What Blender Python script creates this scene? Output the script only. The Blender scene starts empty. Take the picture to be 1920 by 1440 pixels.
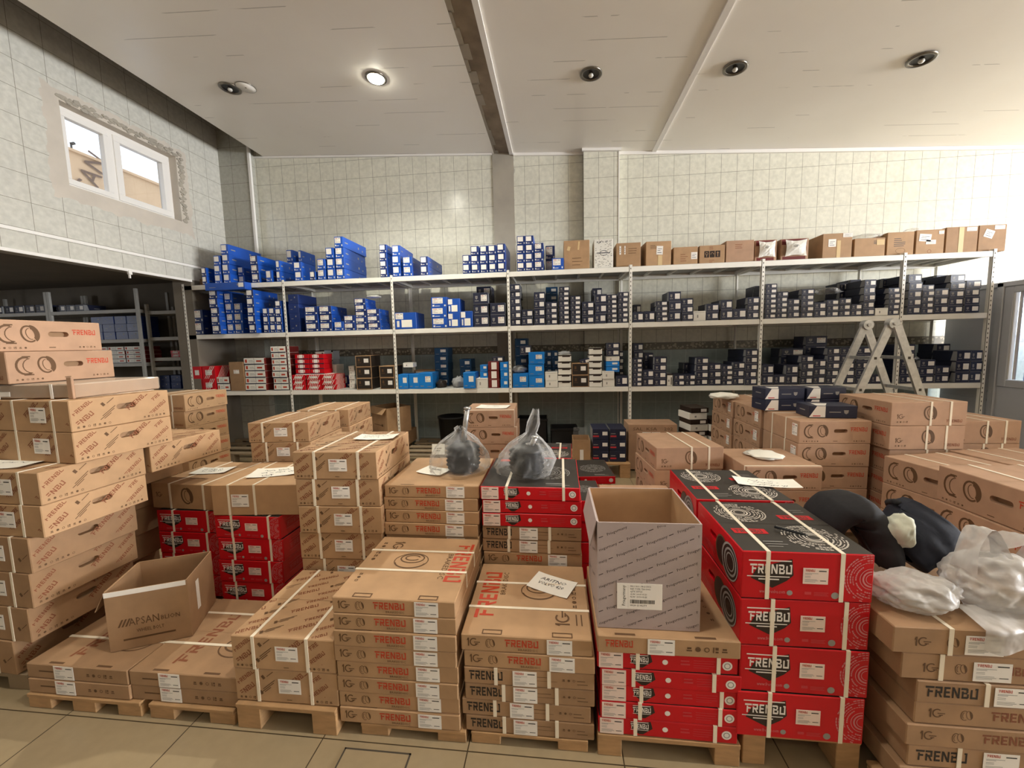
import bpy, math, random
from mathutils import Vector, Matrix, noise
from mathutils.geometry import tessellate_polygon

rnd = random.Random(11)
SC = bpy.context.scene
COL = SC.collection
PI = math.pi

# ------------------------------------------------------------------ materials
M = {}

def mat(name, color, rough=0.6, metal=0.0, noise_amt=0.0, noise_scale=8.0, vary=0.0, bump=0.0,
        emit=None, emit_str=0.0, spec=0.4, stretch=None):
    m = bpy.data.materials.new(name)
    m.use_nodes = True
    nt = m.node_tree
    b = nt.nodes['Principled BSDF']
    b.inputs['Base Color'].default_value = (*color, 1)
    b.inputs['Roughness'].default_value = rough
    b.inputs['Metallic'].default_value = metal
    b.inputs['Specular IOR Level'].default_value = spec
    if emit:
        b.inputs['Emission Color'].default_value = (*emit, 1)
        b.inputs['Emission Strength'].default_value = emit_str
    src = None
    if noise_amt or bump:
        tc = nt.nodes.new('ShaderNodeTexCoord')
        mp = nt.nodes.new('ShaderNodeMapping')
        nt.links.new(tc.outputs['Object'], mp.inputs['Vector'])
        if stretch:
            mp.inputs['Scale'].default_value = stretch
        nz = nt.nodes.new('ShaderNodeTexNoise')
        nz.inputs['Scale'].default_value = noise_scale
        nz.inputs['Detail'].default_value = 5
        nt.links.new(mp.outputs['Vector'], nz.inputs['Vector'])
        if noise_amt:
            rp = nt.nodes.new('ShaderNodeValToRGB')
            rp.color_ramp.elements[0].position = 0.3
            rp.color_ramp.elements[1].position = 0.7
            rp.color_ramp.elements[0].color = (*[c * (1 - noise_amt) for c in color], 1)
            rp.color_ramp.elements[1].color = (*[min(1, c * (1 + noise_amt)) for c in color], 1)
            nt.links.new(nz.outputs['Fac'], rp.inputs['Fac'])
            src = rp.outputs['Color']
        if bump:
            bp = nt.nodes.new('ShaderNodeBump')
            bp.inputs['Strength'].default_value = bump
            bp.inputs['Distance'].default_value = 0.01
            nt.links.new(nz.outputs['Fac'], bp.inputs['Height'])
            nt.links.new(bp.outputs['Normal'], b.inputs['Normal'])
    if vary:
        oi = nt.nodes.new('ShaderNodeObjectInfo')
        mr = nt.nodes.new('ShaderNodeMapRange')
        mr.inputs['To Min'].default_value = 1 - vary
        mr.inputs['To Max'].default_value = 1 + vary
        nt.links.new(oi.outputs['Random'], mr.inputs['Value'])
        hs = nt.nodes.new('ShaderNodeHueSaturation')
        nt.links.new(mr.outputs['Result'], hs.inputs['Value'])
        if src:
            nt.links.new(src, hs.inputs['Color'])
        else:
            hs.inputs['Color'].default_value = (*color, 1)
        src = hs.outputs['Color']
    if src:
        nt.links.new(src, b.inputs['Base Color'])
    M[name] = m
    return m

def srgb(r, g, b):
    f = lambda c: (c / 255 / 12.92) if c / 255 <= 0.04045 else ((c / 255 + 0.055) / 1.055) ** 2.4
    return (f(r), f(g), f(b))

mat('kraft', srgb(177, 141, 104), 0.72, noise_amt=0.09, noise_scale=11, vary=0.07, bump=0.03)
mat('kraft_dark', srgb(160, 126, 93), 0.75, noise_amt=0.10, noise_scale=12, vary=0.07, bump=0.03)
mat('kraft_pink', srgb(178, 142, 114), 0.72, noise_amt=0.08, noise_scale=12, vary=0.06, bump=0.03)
mat('print_red', srgb(186, 62, 34), 0.6)
mat('print_rust', srgb(130, 76, 48), 0.7)
mat('print_brown', srgb(96, 68, 42), 0.7)
mat('print_black', srgb(40, 33, 26), 0.6)
mat('print_white', srgb(235, 228, 220), 0.5)
mat('print_grey', srgb(150, 146, 140), 0.5)
mat('ink', srgb(45, 48, 60), 0.6)
mat('pale_cloth', srgb(196, 196, 178), 0.85, noise_amt=0.05, noise_scale=30)
mat('label_white', srgb(240, 234, 226), 0.5, vary=0.04)
mat('label_pink', srgb(236, 214, 202), 0.5, vary=0.04)
mat('paper', srgb(244, 240, 228), 0.7, vary=0.03)
mat('strap', srgb(238, 226, 204), 0.35, spec=0.5)
mat('tape', srgb(214, 186, 140), 0.25, spec=0.6)
mat('red_card', srgb(196, 16, 28), 0.38, noise_amt=0.05, noise_scale=5, vary=0.05, spec=0.3)
mat('red_faded', srgb(196, 60, 66), 0.4)
mat('black_card', srgb(56, 51, 46), 0.42, noise_amt=0.12, noise_scale=6, vary=0.06, spec=0.35)
mat('shield', srgb(44, 32, 26), 0.4)
mat('blue', srgb(22, 78, 172), 0.38, noise_amt=0.06, vary=0.10, spec=0.5)
mat('blue_dark', srgb(24, 46, 104), 0.4, vary=0.10, spec=0.5)  # own colour of box fronts; on whole boxes it paints in shade
mat('navy', srgb(36, 40, 62), 0.42, noise_amt=0.08, vary=0.12, spec=0.5)
mat('cyan', srgb(14, 122, 206), 0.36, noise_amt=0.06, vary=0.08, spec=0.5)
mat('cyan_shaded', srgb(20, 66, 104), 0.45, vary=0.1)  # darker copy of cyan, shade painted into the rear-row boxes
mat('white_card', srgb(234, 230, 220), 0.45, vary=0.05)
mat('grey_card', srgb(150, 150, 150), 0.6, vary=0.06)
mat('lilac_card', srgb(176, 160, 156), 0.6, noise_amt=0.04, noise_scale=10)
mat('lilac_print', srgb(74, 64, 62), 0.6)
mat('maroon', srgb(110, 34, 30), 0.45, vary=0.08)
mat('brown_black', srgb(44, 36, 30), 0.5, vary=0.1)
mat('shelf_paint', srgb(240, 236, 226), 0.45, noise_amt=0.04, noise_scale=6, spec=0.45)
mat('shelf_deck', srgb(176, 174, 168), 0.5, noise_amt=0.06)
mat('slot_dark', srgb(70, 62, 52), 0.7)
mat('steel', srgb(190, 190, 188), 0.28, metal=0.9, noise_amt=0.06)
mat('alu', srgb(200, 200, 198), 0.34, metal=0.75, noise_amt=0.12, noise_scale=30)
mat('rubber', srgb(20, 20, 22), 0.5)
mat('print_pale', srgb(205, 196, 184), 0.5)
mat('print_rose', srgb(206, 128, 130), 0.5)
mat('fabric_navy', srgb(30, 32, 42), 0.85, noise_amt=0.15, noise_scale=40, bump=0.1)
mat('fabric_black', srgb(34, 32, 34), 0.85, noise_amt=0.15, noise_scale=40, bump=0.1)
mat('wood', srgb(176, 138, 96), 0.75, noise_amt=0.14, noise_scale=5, vary=0.1, bump=0.08, stretch=(3, 3, 12))
mat('wood_grey', srgb(140, 122, 98), 0.8, noise_amt=0.14, noise_scale=5, vary=0.1)
mat('pvc_white', srgb(238, 234, 228), 0.35, spec=0.5)
mat('pvc_grey', srgb(196, 197, 202), 0.4, spec=0.5, noise_amt=0.02)
mat('lamp_metal', srgb(120, 114, 104), 0.3, metal=0.8)
mat('lamp_dark', srgb(40, 36, 32), 0.4)
mat('bulb_off', srgb(214, 210, 200), 0.2)
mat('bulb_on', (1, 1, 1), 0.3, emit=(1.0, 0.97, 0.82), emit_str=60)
mat('plaster', srgb(168, 160, 146), 0.9, noise_amt=0.12, noise_scale=3, bump=0.15)
mat('concrete', srgb(146, 132, 114), 0.95, noise_amt=0.32, noise_scale=4, bump=0.3)
mat('dark_wall', srgb(120, 112, 100), 0.9, noise_amt=0.08, noise_scale=3)
mat('facade', srgb(190, 160, 128), 0.9, noise_amt=0.1, noise_scale=0.8)
mat('facade_letter', srgb(104, 84, 72), 0.9)
mat('maroon_print', srgb(110, 40, 48), 0.5)
mat('bag_print', srgb(60, 56, 58), 0.5)
mat('silver_tape', srgb(205, 205, 210), 0.15, metal=0.6)
mat('blind_blue', srgb(40, 74, 160), 0.6)

def plastic(name, tint, alpha, rough=0.15, bump=0.4, scale=18):
    m = bpy.data.materials.new(name)
    m.use_nodes = True
    nt = m.node_tree
    nt.nodes.clear()
    out = nt.nodes.new('ShaderNodeOutputMaterial')
    mix = nt.nodes.new('ShaderNodeMixShader')
    tr = nt.nodes.new('ShaderNodeBsdfTransparent')
    pb = nt.nodes.new('ShaderNodeBsdfPrincipled')
    pb.inputs['Base Color'].default_value = (*tint, 1)
    pb.inputs['Roughness'].default_value = rough
    pb.inputs['Specular IOR Level'].default_value = 0.8
    lw = nt.nodes.new('ShaderNodeLayerWeight')
    lw.inputs['Blend'].default_value = 0.45
    mr = nt.nodes.new('ShaderNodeMapRange')
    mr.inputs['To Min'].default_value = alpha
    mr.inputs['To Max'].default_value = min(1, alpha + 0.48)
    nt.links.new(lw.outputs['Facing'], mr.inputs['Value'])
    tc = nt.nodes.new('ShaderNodeTexCoord')
    nz = nt.nodes.new('ShaderNodeTexNoise')
    nz.inputs['Scale'].default_value = scale
    nz.inputs['Detail'].default_value = 1.5
    nt.links.new(tc.outputs['Object'], nz.inputs['Vector'])
    bp = nt.nodes.new('ShaderNodeBump')
    bp.inputs['Strength'].default_value = bump
    bp.inputs['Distance'].default_value = 0.05
    nt.links.new(nz.outputs['Fac'], bp.inputs['Height'])
    nt.links.new(bp.outputs['Normal'], pb.inputs['Normal'])
    nt.links.new(bp.outputs['Normal'], lw.inputs['Normal'])
    nt.links.new(mr.outputs['Result'], mix.inputs['Fac'])
    nt.links.new(tr.outputs[0], mix.inputs[1])
    nt.links.new(pb.outputs[0], mix.inputs[2])
    nt.links.new(mix.outputs[0], out.inputs['Surface'])
    M[name] = m

plastic('clear_plastic', (0.80, 0.79, 0.77), 0.05, rough=.1, bump=.6, scale=14)
plastic('wrap', (0.8, 0.72, 0.62), 0.12, bump=0.4, scale=6)
plastic('white_plastic', (0.62, 0.59, 0.56), 0.50, rough=0.4, bump=0.35, scale=16)

def glass(name, tint, alpha, rough=0.02):
    m = bpy.data.materials.new(name)
    m.use_nodes = True
    nt = m.node_tree
    nt.nodes.clear()
    out = nt.nodes.new('ShaderNodeOutputMaterial')
    mix = nt.nodes.new('ShaderNodeMixShader')
    tr = nt.nodes.new('ShaderNodeBsdfTransparent')
    gl = nt.nodes.new('ShaderNodeBsdfGlossy')
    tr.inputs['Color'].default_value = (*tint, 1)
    gl.inputs['Roughness'].default_value = rough
    mix.inputs['Fac'].default_value = alpha
    nt.links.new(tr.outputs[0], mix.inputs[1])
    nt.links.new(gl.outputs[0], mix.inputs[2])
    nt.links.new(mix.outputs[0], out.inputs['Surface'])
    M[name] = m

glass('window_glass', (0.97, 0.98, 1.0), 0.10)
glass('door_glass', (0.9, 0.94, 1.0), 0.12)

# ------------------------------------------------------------------ mesh helper
class MB:
    def __init__(s):
        s.v, s.f, s.m, s.names = [], [], [], []
    def mi(s, name):
        if name not in s.names:
            s.names.append(name)
        return s.names.index(name)
    def poly(s, pts, m):
        n = len(s.v)
        s.v.extend([tuple(p) for p in pts])
        s.f.append(tuple(range(n, n + len(pts))))
        s.m.append(s.mi(m))
    def mesh_part(s, vs, fs, m):
        n = len(s.v)
        s.v.extend([tuple(p) for p in vs])
        k = s.mi(m)
        for f in fs:
            s.f.append(tuple(n + i for i in f))
            s.m.append(k)
    def box(s, x0, y0, z0, x1, y1, z1, m, r=0.0):
        if r <= 0:
            vs = [(x, y, z) for z in (z0, z1) for y in (y0, y1) for x in (x0, x1)]
            fs = [(0, 2, 3, 1), (4, 5, 7, 6), (0, 1, 5, 4), (2, 6, 7, 3), (0, 4, 6, 2), (1, 3, 7, 5)]
            s.mesh_part(vs, fs, m)
        else:
            s.cbox(x0, y0, z0, x1, y1, z1, r, dict.fromkeys('FKLRTB', m), m)
    def cbox(s, x0, y0, z0, x1, y1, z1, r, fm, edge, slots=None, warp=None):
        """box with narrow chamfered edges; fm: material per face F K L R T B; slots: {face: (u, v, w, h)} pockets"""
        slots = slots or {}
        lo, hi = (x0, y0, z0), (x1, y1, z1)
        idx = {}
        vs = []
        def V(cx, cy, cz, ax):
            key = (cx, cy, cz, ax)
            if key not in idx:
                p = []
                for i, c in enumerate((cx, cy, cz)):
                    e = hi[i] if c else lo[i]
                    if i != ax:
                        e += -r if c else r
                    p.append(e)
                idx[key] = len(vs)
                vs.append(p)
            return idx[key]
        order = {'L': (0, 0), 'R': (0, 1), 'F': (1, 0), 'K': (1, 1), 'B': (2, 0), 'T': (2, 1)}
        fl = []
        for k, (ax, side) in order.items():
            o = [i for i in range(3) if i != ax]
            q = []
            for a, b in ((0, 0), (1, 0), (1, 1), (0, 1)):
                c = [0, 0, 0]
                c[ax] = side; c[o[0]] = a; c[o[1]] = b
                q.append(V(*c, ax))
            flip = (side == 0) != (ax == 1)
            if flip:
                q = q[::-1]
            fl.append((k, q))
        if warp:
            pass
        faces = []
        for k, q in fl:
            if k in slots:
                s._slot_face(k, (x0, y0, z0, x1, y1, z1), [vs[i] for i in q], slots[k], fm[k])
            else:
                faces.append((q, fm[k]))
        for ax in range(3):          # edge strips: the edge runs along ax
            o = [i for i in range(3) if i != ax]
            for a in (0, 1):
                for b in (0, 1):
                    c0 = [0, 0, 0]; c1 = [0, 0, 0]
                    c0[ax] = 0; c1[ax] = 1
                    for c in (c0, c1):
                        c[o[0]] = a; c[o[1]] = b
                    faces.append(([V(*c0, o[0]), V(*c1, o[0]), V(*c1, o[1]), V(*c0, o[1])], edge))
        for a in (0, 1):
            for b in (0, 1):
                for c in (0, 1):
                    faces.append(([V(a, b, c, 0), V(a, b, c, 1), V(a, b, c, 2)], edge))
        ctr = Vector(((x0 + x1) / 2, (y0 + y1) / 2, (z0 + z1) / 2))
        n = len(s.v)
        s.v.extend([tuple(p) for p in vs])
        for q, mm in faces:
            p = [Vector(vs[i]) for i in q]
            nn = (p[1] - p[0]).cross(p[2] - p[0])
            mid = sum(p, Vector()) / len(p)
            if nn.dot(mid - ctr) < 0:
                q = q[::-1]
            s.f.append(tuple(n + i for i in q))
            s.m.append(s.mi(mm))
    def _slot_face(s, k, bb, quad, slot, m):
        O, U, V, N = frame(k, *bb)
        u0, v0, w, h = slot
        r = h / 2
        inner = []
        for sx, a0 in ((1, -PI / 2), (-1, PI / 2)):
            for i in range(7):
                a = a0 + PI * i / 6
                inner.append(O + U * (u0 + sx * (w / 2 - r) + r * math.cos(a)) + V * (v0 + r * math.sin(a)))
        outer = [Vector(p) for p in quad]
        allp = outer + inner
        tris = tessellate_polygon([outer, inner])
        fs = []
        for t in tris:
            a, b, c = (allp[i] for i in t)
            fs.append(t if (b - a).cross(c - a).dot(N) > 0 else t[::-1])
        s.mesh_part(allp, fs, m)
        d = 0.03
        back = [p - N * d for p in inner]
        nI = len(inner)
        s.mesh_part(inner + back, [(i, (i + 1) % nI, nI + (i + 1) % nI, nI + i) for i in range(nI)], m)
        s.mesh_part(back, [tuple(range(nI))], 'kraft_dark')
    def decal(s, fr, polys, m, lift=0.0006):
        O, U, V, N = fr
        for i_, p in enumerate(polys):
            pts = [O + U * a + V * b + N * (lift + (i_ % 9) * 8e-6) for a, b in p]
            if len(pts) >= 3 and (pts[1] - pts[0]).cross(pts[2] - pts[0]).dot(N) < 0:
                pts = pts[::-1]
            s.poly(pts, m)
    def tube(s, path, rad, m, n=8, cap=True):
        rings = []
        P = [Vector(p) for p in path]
        for i, p in enumerate(P):
            t = (P[min(i + 1, len(P) - 1)] - P[max(i - 1, 0)]).normalized()
            a = Vector((0, 0, 1)) if abs(t.z) < 0.9 else Vector((1, 0, 0))
            x = t.cross(a).normalized(); y = x.cross(t).normalized()
            rr = rad[i] if isinstance(rad, (list, tuple)) else rad
            rx, ry = rr if isinstance(rr, (list, tuple)) else (rr, rr)
            rings.append([p + x * math.cos(2 * PI * k / n) * rx + y * math.sin(2 * PI * k / n) * ry for k in range(n)])
        vs = [q for r_ in rings for q in r_]
        fs = []
        for i in range(len(P) - 1):
            for k in range(n):
                fs.append((i * n + k, i * n + (k + 1) % n, (i + 1) * n + (k + 1) % n, (i + 1) * n + k))
        if cap:
            fs.append(tuple(range(n))[::-1])
            fs.append(tuple((len(P) - 1) * n + k for k in range(n)))
        s.mesh_part(vs, fs, m)
    def lathe(s, prof, m, n=24, c=(0, 0, 0)):
        vs, fs = [], []
        for r, z in prof:
            for k in range(n):
                vs.append((c[0] + r * math.cos(2 * PI * k / n), c[1] + r * math.sin(2 * PI * k / n), c[2] + z))
        for i in range(len(prof) - 1):
            for k in range(n):
                fs.append((i * n + k, i * n + (k + 1) % n, (i + 1) * n + (k + 1) % n, (i + 1) * n + k))
        s.mesh_part(vs, fs, m)
    def beam(s, a, b, w, d, m, up=(0, 0, 1)):
        """rectangular bar from a to b, w across, d along the other side"""
        a, b = Vector(a), Vector(b)
        t = (b - a).normalized()
        x = t.cross(Vector(up))
        x = x.normalized() if x.length > 1e-4 else Vector((1, 0, 0))
        y = x.cross(t).normalized()
        vs = [p + x * sx * w / 2 + y * sy * d / 2 for p in (a, b) for sx, sy in ((-1, -1), (1, -1), (1, 1), (-1, 1))]
        s.mesh_part(vs, [(3, 2, 1, 0), (4, 5, 6, 7), (0, 1, 5, 4), (1, 2, 6, 5), (2, 3, 7, 6), (3, 0, 4, 7)], m)
    def data(s, name, smooth=False):
        me = bpy.data.meshes.new(name)
        me.from_pydata(s.v, [], s.f)
        for n in s.names:
            me.materials.append(M[n])
        me.polygons.foreach_set('material_index', s.m)
        if smooth:
            me.polygons.foreach_set('use_smooth', [True] * len(s.f))
        me.update()
        return me
    def obj(s, name, parent=None, smooth=False, loc=None, rotz=0):
        return link(name, s.data(name, smooth), parent, loc, rotz)

def frame(k, x0, y0, z0, x1, y1, z1):
    """origin, u, v and normal of one face of a box"""
    X, Y, Z = Vector((1, 0, 0)), Vector((0, 1, 0)), Vector((0, 0, 1))
    if k == 'F': return Vector((x0, y0, z0)), X, Z, -Y
    if k == 'R': return Vector((x1, y0, z0)), Y, Z, X
    if k == 'L': return Vector((x0, y1, z0)), -Y, Z, -X
    if k == 'K': return Vector((x1, y1, z0)), -X, Z, Y
    if k == 'T': return Vector((x0, y0, z1)), X, Y, Z

def link(name, me, parent=None, loc=None, rotz=0):
    o = bpy.data.objects.new(name, me)
    COL.objects.link(o)
    if parent: o.parent = parent
    if loc is not None: o.location = loc
    if rotz: o.rotation_euler = (0, 0, rotz)
    return o

def tag(o, label, cat, group=None, kind=None):
    if label: o['label'] = label
    if cat: o['category'] = cat
    if group: o['group'] = group
    if kind: o['kind'] = kind
    return o

def thing(name, label, cat, loc=(0, 0, 0), rotz=0, group=None):
    o = link(name, None, None, loc, rotz)
    return tag(o, label, cat, group)

def struct(name, mb, smooth=False):
    o = mb.obj(name, None, smooth)
    o['kind'] = 'structure'
    return o

# ------------------------------------------------------------------ flat print art, 2D polygons
def rect(x0, y0, x1, y1):
    return [(x0, y0), (x1, y0), (x1, y1), (x0, y1)]

def ring(cx, cy, rx, ry, t, a0=0, a1=360, n=20, rot=0):
    out = []
    c, s_ = math.cos(math.radians(rot)), math.sin(math.radians(rot))
    def P(a, k):
        x, y = (rx - k) * math.cos(a), (ry - k) * math.sin(a)
        return (cx + x * c - y * s_, cy + x * s_ + y * c)
    for i in range(n):
        a = math.radians(a0 + (a1 - a0) * i / n); b = math.radians(a0 + (a1 - a0) * (i + 1) / n)
        out.append([P(a, 0), P(b, 0), P(b, t), P(a, t)])
    return out

def disc(cx, cy, rx, ry=None, n=16):
    ry = ry or rx
    return [[(cx + rx * math.cos(2 * PI * i / n), cy + ry * math.sin(2 * PI * i / n)) for i in range(n)]]

def xf(polys, sx=1, sy=None, dx=0, dy=0, rot=0):
    sy = sx if sy is None else sy
    c, s_ = math.cos(rot), math.sin(rot)
    return [[(dx + x * sx * c - y * sy * s_, dy + x * sx * s_ + y * sy * c) for x, y in p] for p in polys]

def ext(polys):
    xs = [x for p in polys for x, _ in p]; ys = [y for p in polys for _, y in p]
    return min(xs), min(ys), max(xs), max(ys)

def logo():
    """block lettering with a split bar on the F and a hooked U, letter height 1"""
    t = 0.19
    P = []
    def put(ps, x): P.extend(xf(ps, 1, 1, x, 0))
    put([rect(-.22, 1 - t, .70, 1), rect(.02, 0, .02 + t, .74), rect(.02 + t, .42, .58, .60)], 0)                          # F
    R = [rect(0, 0, t, .70), rect(-.04, 1 - t, .72, 1), rect(.72 - t, .5, .72, 1), rect(0, .38, .72, .38 + t), [(.30, .38), (.52, .38), (.76, 0), (.54, 0)]]
    put(R, .84)
    put([rect(0, 0, t, 1), rect(0, 1 - t, .64, 1), rect(0, .41, .58, .41 + t), rect(0, 0, .64, t)], 1.76)         # E
    put([rect(0, 0, t, 1), rect(.62, 0, .62 + t, 1), [(0, 1), (.22, 1), (.81, 0), (.59, 0)]], 2.58)             # N
    put([rect(-.08, 1 - t, .58, 1), rect(0, 0, t, .68), rect(t, .42, .56, .58), rect(0, 0, .66, t), rect(.74 - t, .08, .74, .44), rect(.66 - t, .56, .66, .92)], 3.60)   # B
    put([rect(0, 0, t, .86), rect(0, 0, .74, t), rect(.58, 0, .58 + t, 1), rect(.46, 1 - t * .8, .6, 1)], 4.50)         # U
    return P
LOGO = logo()
LW = 5.25

_txt = {}
def text(s, key=None):
    """outline of a line of writing, baseline 0, cap height 1"""
    if s in _txt: return _txt[s]
    cu = bpy.data.curves.new('t', 'FONT')
    cu.body = s
    cu.resolution_u = 1
    o = bpy.data.objects.new('t', cu)
    COL.objects.link(o)
    dg = bpy.context.evaluated_depsgraph_get()
    me = o.evaluated_get(dg).to_mesh()
    k = 1 / 0.69
    ps = [[(me.vertices[i].co.x * k, me.vertices[i].co.y * k) for i in p.vertices] for p in me.polygons]
    bpy.data.objects.remove(o)
    bpy.data.curves.remove(cu)
    _txt[s] = ps
    return ps

def put_text(s, h, x, y, rot=0, width=None, italic=0.0):
    ps = text(s)
    e = ext(ps)
    sx = h if width is None else width / (e[2] - e[0])
    if italic:
        ps = [[(a + b * italic, b) for a, b in p] for p in ps]
    return xf(ps, sx, h, x, y, rot)

def put_logo(h, x, y, rot=0, w=None):
    return xf(LOGO, (w / LW) if w else h, h, x, y, rot)

for s_ in ('BRAKEDISC', 'Priegermany', 'Priegermany —', 'www.frenbu.com', 'GP_', 'APSAN', 'BLION', 'WHEEL BOLT', 'VOLVO 420', 'ARITNO',
           'SAN', 'ZUBI NOLU', 'PRO NO: PRG-5413', 'REF TYPE: TJ4-0002', 'QTY: 4 PCS', 'G.W: 14.00 KGS', 'N.W: 13.50 KGS', 'HIGH QUALITY',
           'years', 'TREK', 'SAL  KSA    202'):
    text(s_)

def pads_icon(h):
    """a brake pad outline next to a brake lining ring, height h, width about 1.9h"""
    P = ring(.42 * h, .5 * h, .42 * h, .5 * h, .06 * h, 80, 290, 14)
    P += ring(.55 * h, .5 * h, .34 * h, .40 * h, .04 * h, 100, 270, 10)
    P += [rect(.42 * h, .06 * h, .7 * h, .13 * h), rect(.38 * h, .88 * h, .66 * h, .95 * h)]
    return P

def drum_icon(h):
    P = ring(.42 * h, .5 * h, .36 * h, .5 * h, .09 * h, 60, 300, 16, 12)
    P += ring(.54 * h, .52 * h, .34 * h, .50 * h, .24 * h, -75, 85, 12, 12)
    P += ring(.48 * h, .5 * h, .20 * h, .34 * h, .04 * h, 80, 280, 10, 12)
    return P

def disc_icon(h):
    P = ring(.34 * h, .5 * h, .34 * h, .5 * h, .06 * h, 60, 300, 12) + ring(.3 * h, .5 * h, .16 * h, .3 * h, .05 * h, 90, 270, 8)
    P += ring(.72 * h, .55 * h, .28 * h, .45 * h, .05 * h, 0, 360, 16, 14) + ring(.8 * h, .55 * h, .17 * h, .36 * h, .16 * h, -90, 90, 10, 14)
    return P

def year_icon(h):
    """numeral one beside a broken ring"""
    P = [rect(.12 * h, 0, .26 * h, h), [(0, .72 * h), (.12 * h, h), (.26 * h, h), (.06 * h, .66 * h)]]
    P += ring(.82 * h, .5 * h, .48 * h, .5 * h, .13 * h, 50, 335, 14)
    P += [rect(.84 * h, .44 * h, 1.55 * h, .54 * h), rect(.95 * h, .24 * h, 1.35 * h, .34 * h)]
    return P

def icons_row(h, n=5, step=1.5):
    P = []
    for i in range(n):
        x = i * step * h
        k = i % 4
        if k == 0: P += [rect(x, .1 * h, x + .9 * h, .35 * h), rect(x + .1 * h, .5 * h, x + .8 * h, .85 * h)]
        elif k == 1: P += disc(x + .45 * h, .5 * h, .45 * h, n=10)
        elif k == 2: P += ring(x + .45 * h, .5 * h, .45 * h, .45 * h, .14 * h, 0, 360, 10)
        else: P += [rect(x, .0, x + .2 * h, h), rect(x + .4 * h, 0, x + .9 * h, .3 * h), rect(x + .4 * h, .5 * h, x + .9 * h, h)]
    return P

def rotor_art(cx, cy, r, fl=1.0, n=26):
    """a perforated rotor seen from its face: toothed broken rings, as printed; fl flattens it"""
    P = []
    rr = random.Random(int(cx * 1e4) + int(r * 1e4))
    for k, (q, t) in enumerate(((1.0, .05), (.9, .035), (.8, .05), (.7, .03), (.6, .05), (.44, .03), (.34, .06), (.22, .03))):
        m = n if k < 5 else 14
        for i in range(m):
            if k < 5 and rr.random() < .22: continue
            a0 = 360 * i / m; a1 = a0 + 360 / m * (.8 if k < 5 else 1.0)
            P += ring(cx, cy, r * q, r * q * fl, t * r, a0, a1, 2)
    return P

# ------------------------------------------------------------------ cartons
ORD = ['', 'first', 'second', 'third', 'fourth', 'fifth', 'sixth', 'seventh', 'eighth', 'ninth', 'tenth', 'eleventh', 'twelfth', 'thirteenth', 'fourteenth', 'fifteenth']

_sticker = {}
def sticker_mesh(w, h, base='label_white', art=True):
    """an address label: red heading, grey lines of small print, no code square"""
    k = (round(w, 3), round(h, 3), base, art)
    if k in _sticker: return _sticker[k]
    mb = MB()
    mb.box(0, -.0008, 0, w, 0, h, base)
    if art:
        fr = (Vector((0, -.0008, 0)), Vector((1, 0, 0)), Vector((0, 0, 1)), Vector((0, -1, 0)))
        mb.decal(fr, put_logo(h * .15, w * .1, h * .78, w=w * .36), 'print_red', .0004)
        mb.decal(fr, [rect(w * .62, h * .80, w * .92, h * .86)], 'print_black', .0004)
        ls = [rect(w * .07, h * y, w * x, h * (y + .025)) for y, x in ((.66, .6), (.6, .35), (.48, .3), (.4, .3), (.27, .55), (.2, .6), (.13, .5))]
        mb.decal(fr, ls, 'print_grey', .0004)
        mb.decal(fr, [rect(w * .68, h * .2, w * .92, h * .24)], 'print_black', .0004)
    _sticker[k] = mb.data('shipping_label')
    return _sticker[k]

def face_matrix(k, W, D, H, u, v, lift=.0012):
    O, U, V, N = frame(k, 0, 0, 0, W, D, H)
    p = O + U * u + V * v + N * lift
    m = Matrix.Identity(4)
    for i in range(3):
        m[i][0], m[i][1], m[i][2], m[i][3] = U[i], -N[i], V[i], p[i]
    return m

_strap = {}
def strap_mesh(axis, W, D, H, at, w=.013):
    """a band round the box: axis 'y' runs front to back at x=at, axis 'x' runs side to side at y=at"""
    k = (axis, round(W, 3), round(D, 3), round(H, 3), round(at, 3))
    if k in _strap: return _strap[k]
    mb = MB()
    t, g = .0016, .0004
    L = D if axis == 'y' else W
    def slab(a0, a1, z0, z1):
        if axis == 'y': mb.box(at - w / 2, a0, z0, at + w / 2, a1, z1, 'strap')
        else: mb.box(a0, at - w / 2, z0, a1, at + w / 2, z1, 'strap')
    slab(-t - g, L + t + g, H + g, H + g + t)
    slab(-t - g, -g, 0, H + g)
    slab(L + g, L + g + t, 0, H + g)
    _strap[k] = mb.data('strap')
    return _strap[k]

KIND = {}
def kind(name, W, D, H, faces, edge, art=(), slots=None, stickers=(), straps=(), extra=None):
    """faces: material per face letter; art: (face, polys, material); stickers: (face, u, v, w, h, base); straps: (axis, at)"""
    mb = MB()
    mb.cbox(0, 0, 0, W, D, H, .003, faces, edge, slots)
    for i_, (f, polys, m) in enumerate(art):
        mb.decal(frame(f, 0, 0, 0, W, D, H), polys, m, .0004 + .00008 * i_)
    KIND[name] = dict(W=W, D=D, H=H, me=mb.data('carton_body'), stickers=stickers, straps=straps)

def allf(m, **kw):
    d = dict.fromkeys('FKLRTB', m)
    d.update(kw)
    return d

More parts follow.
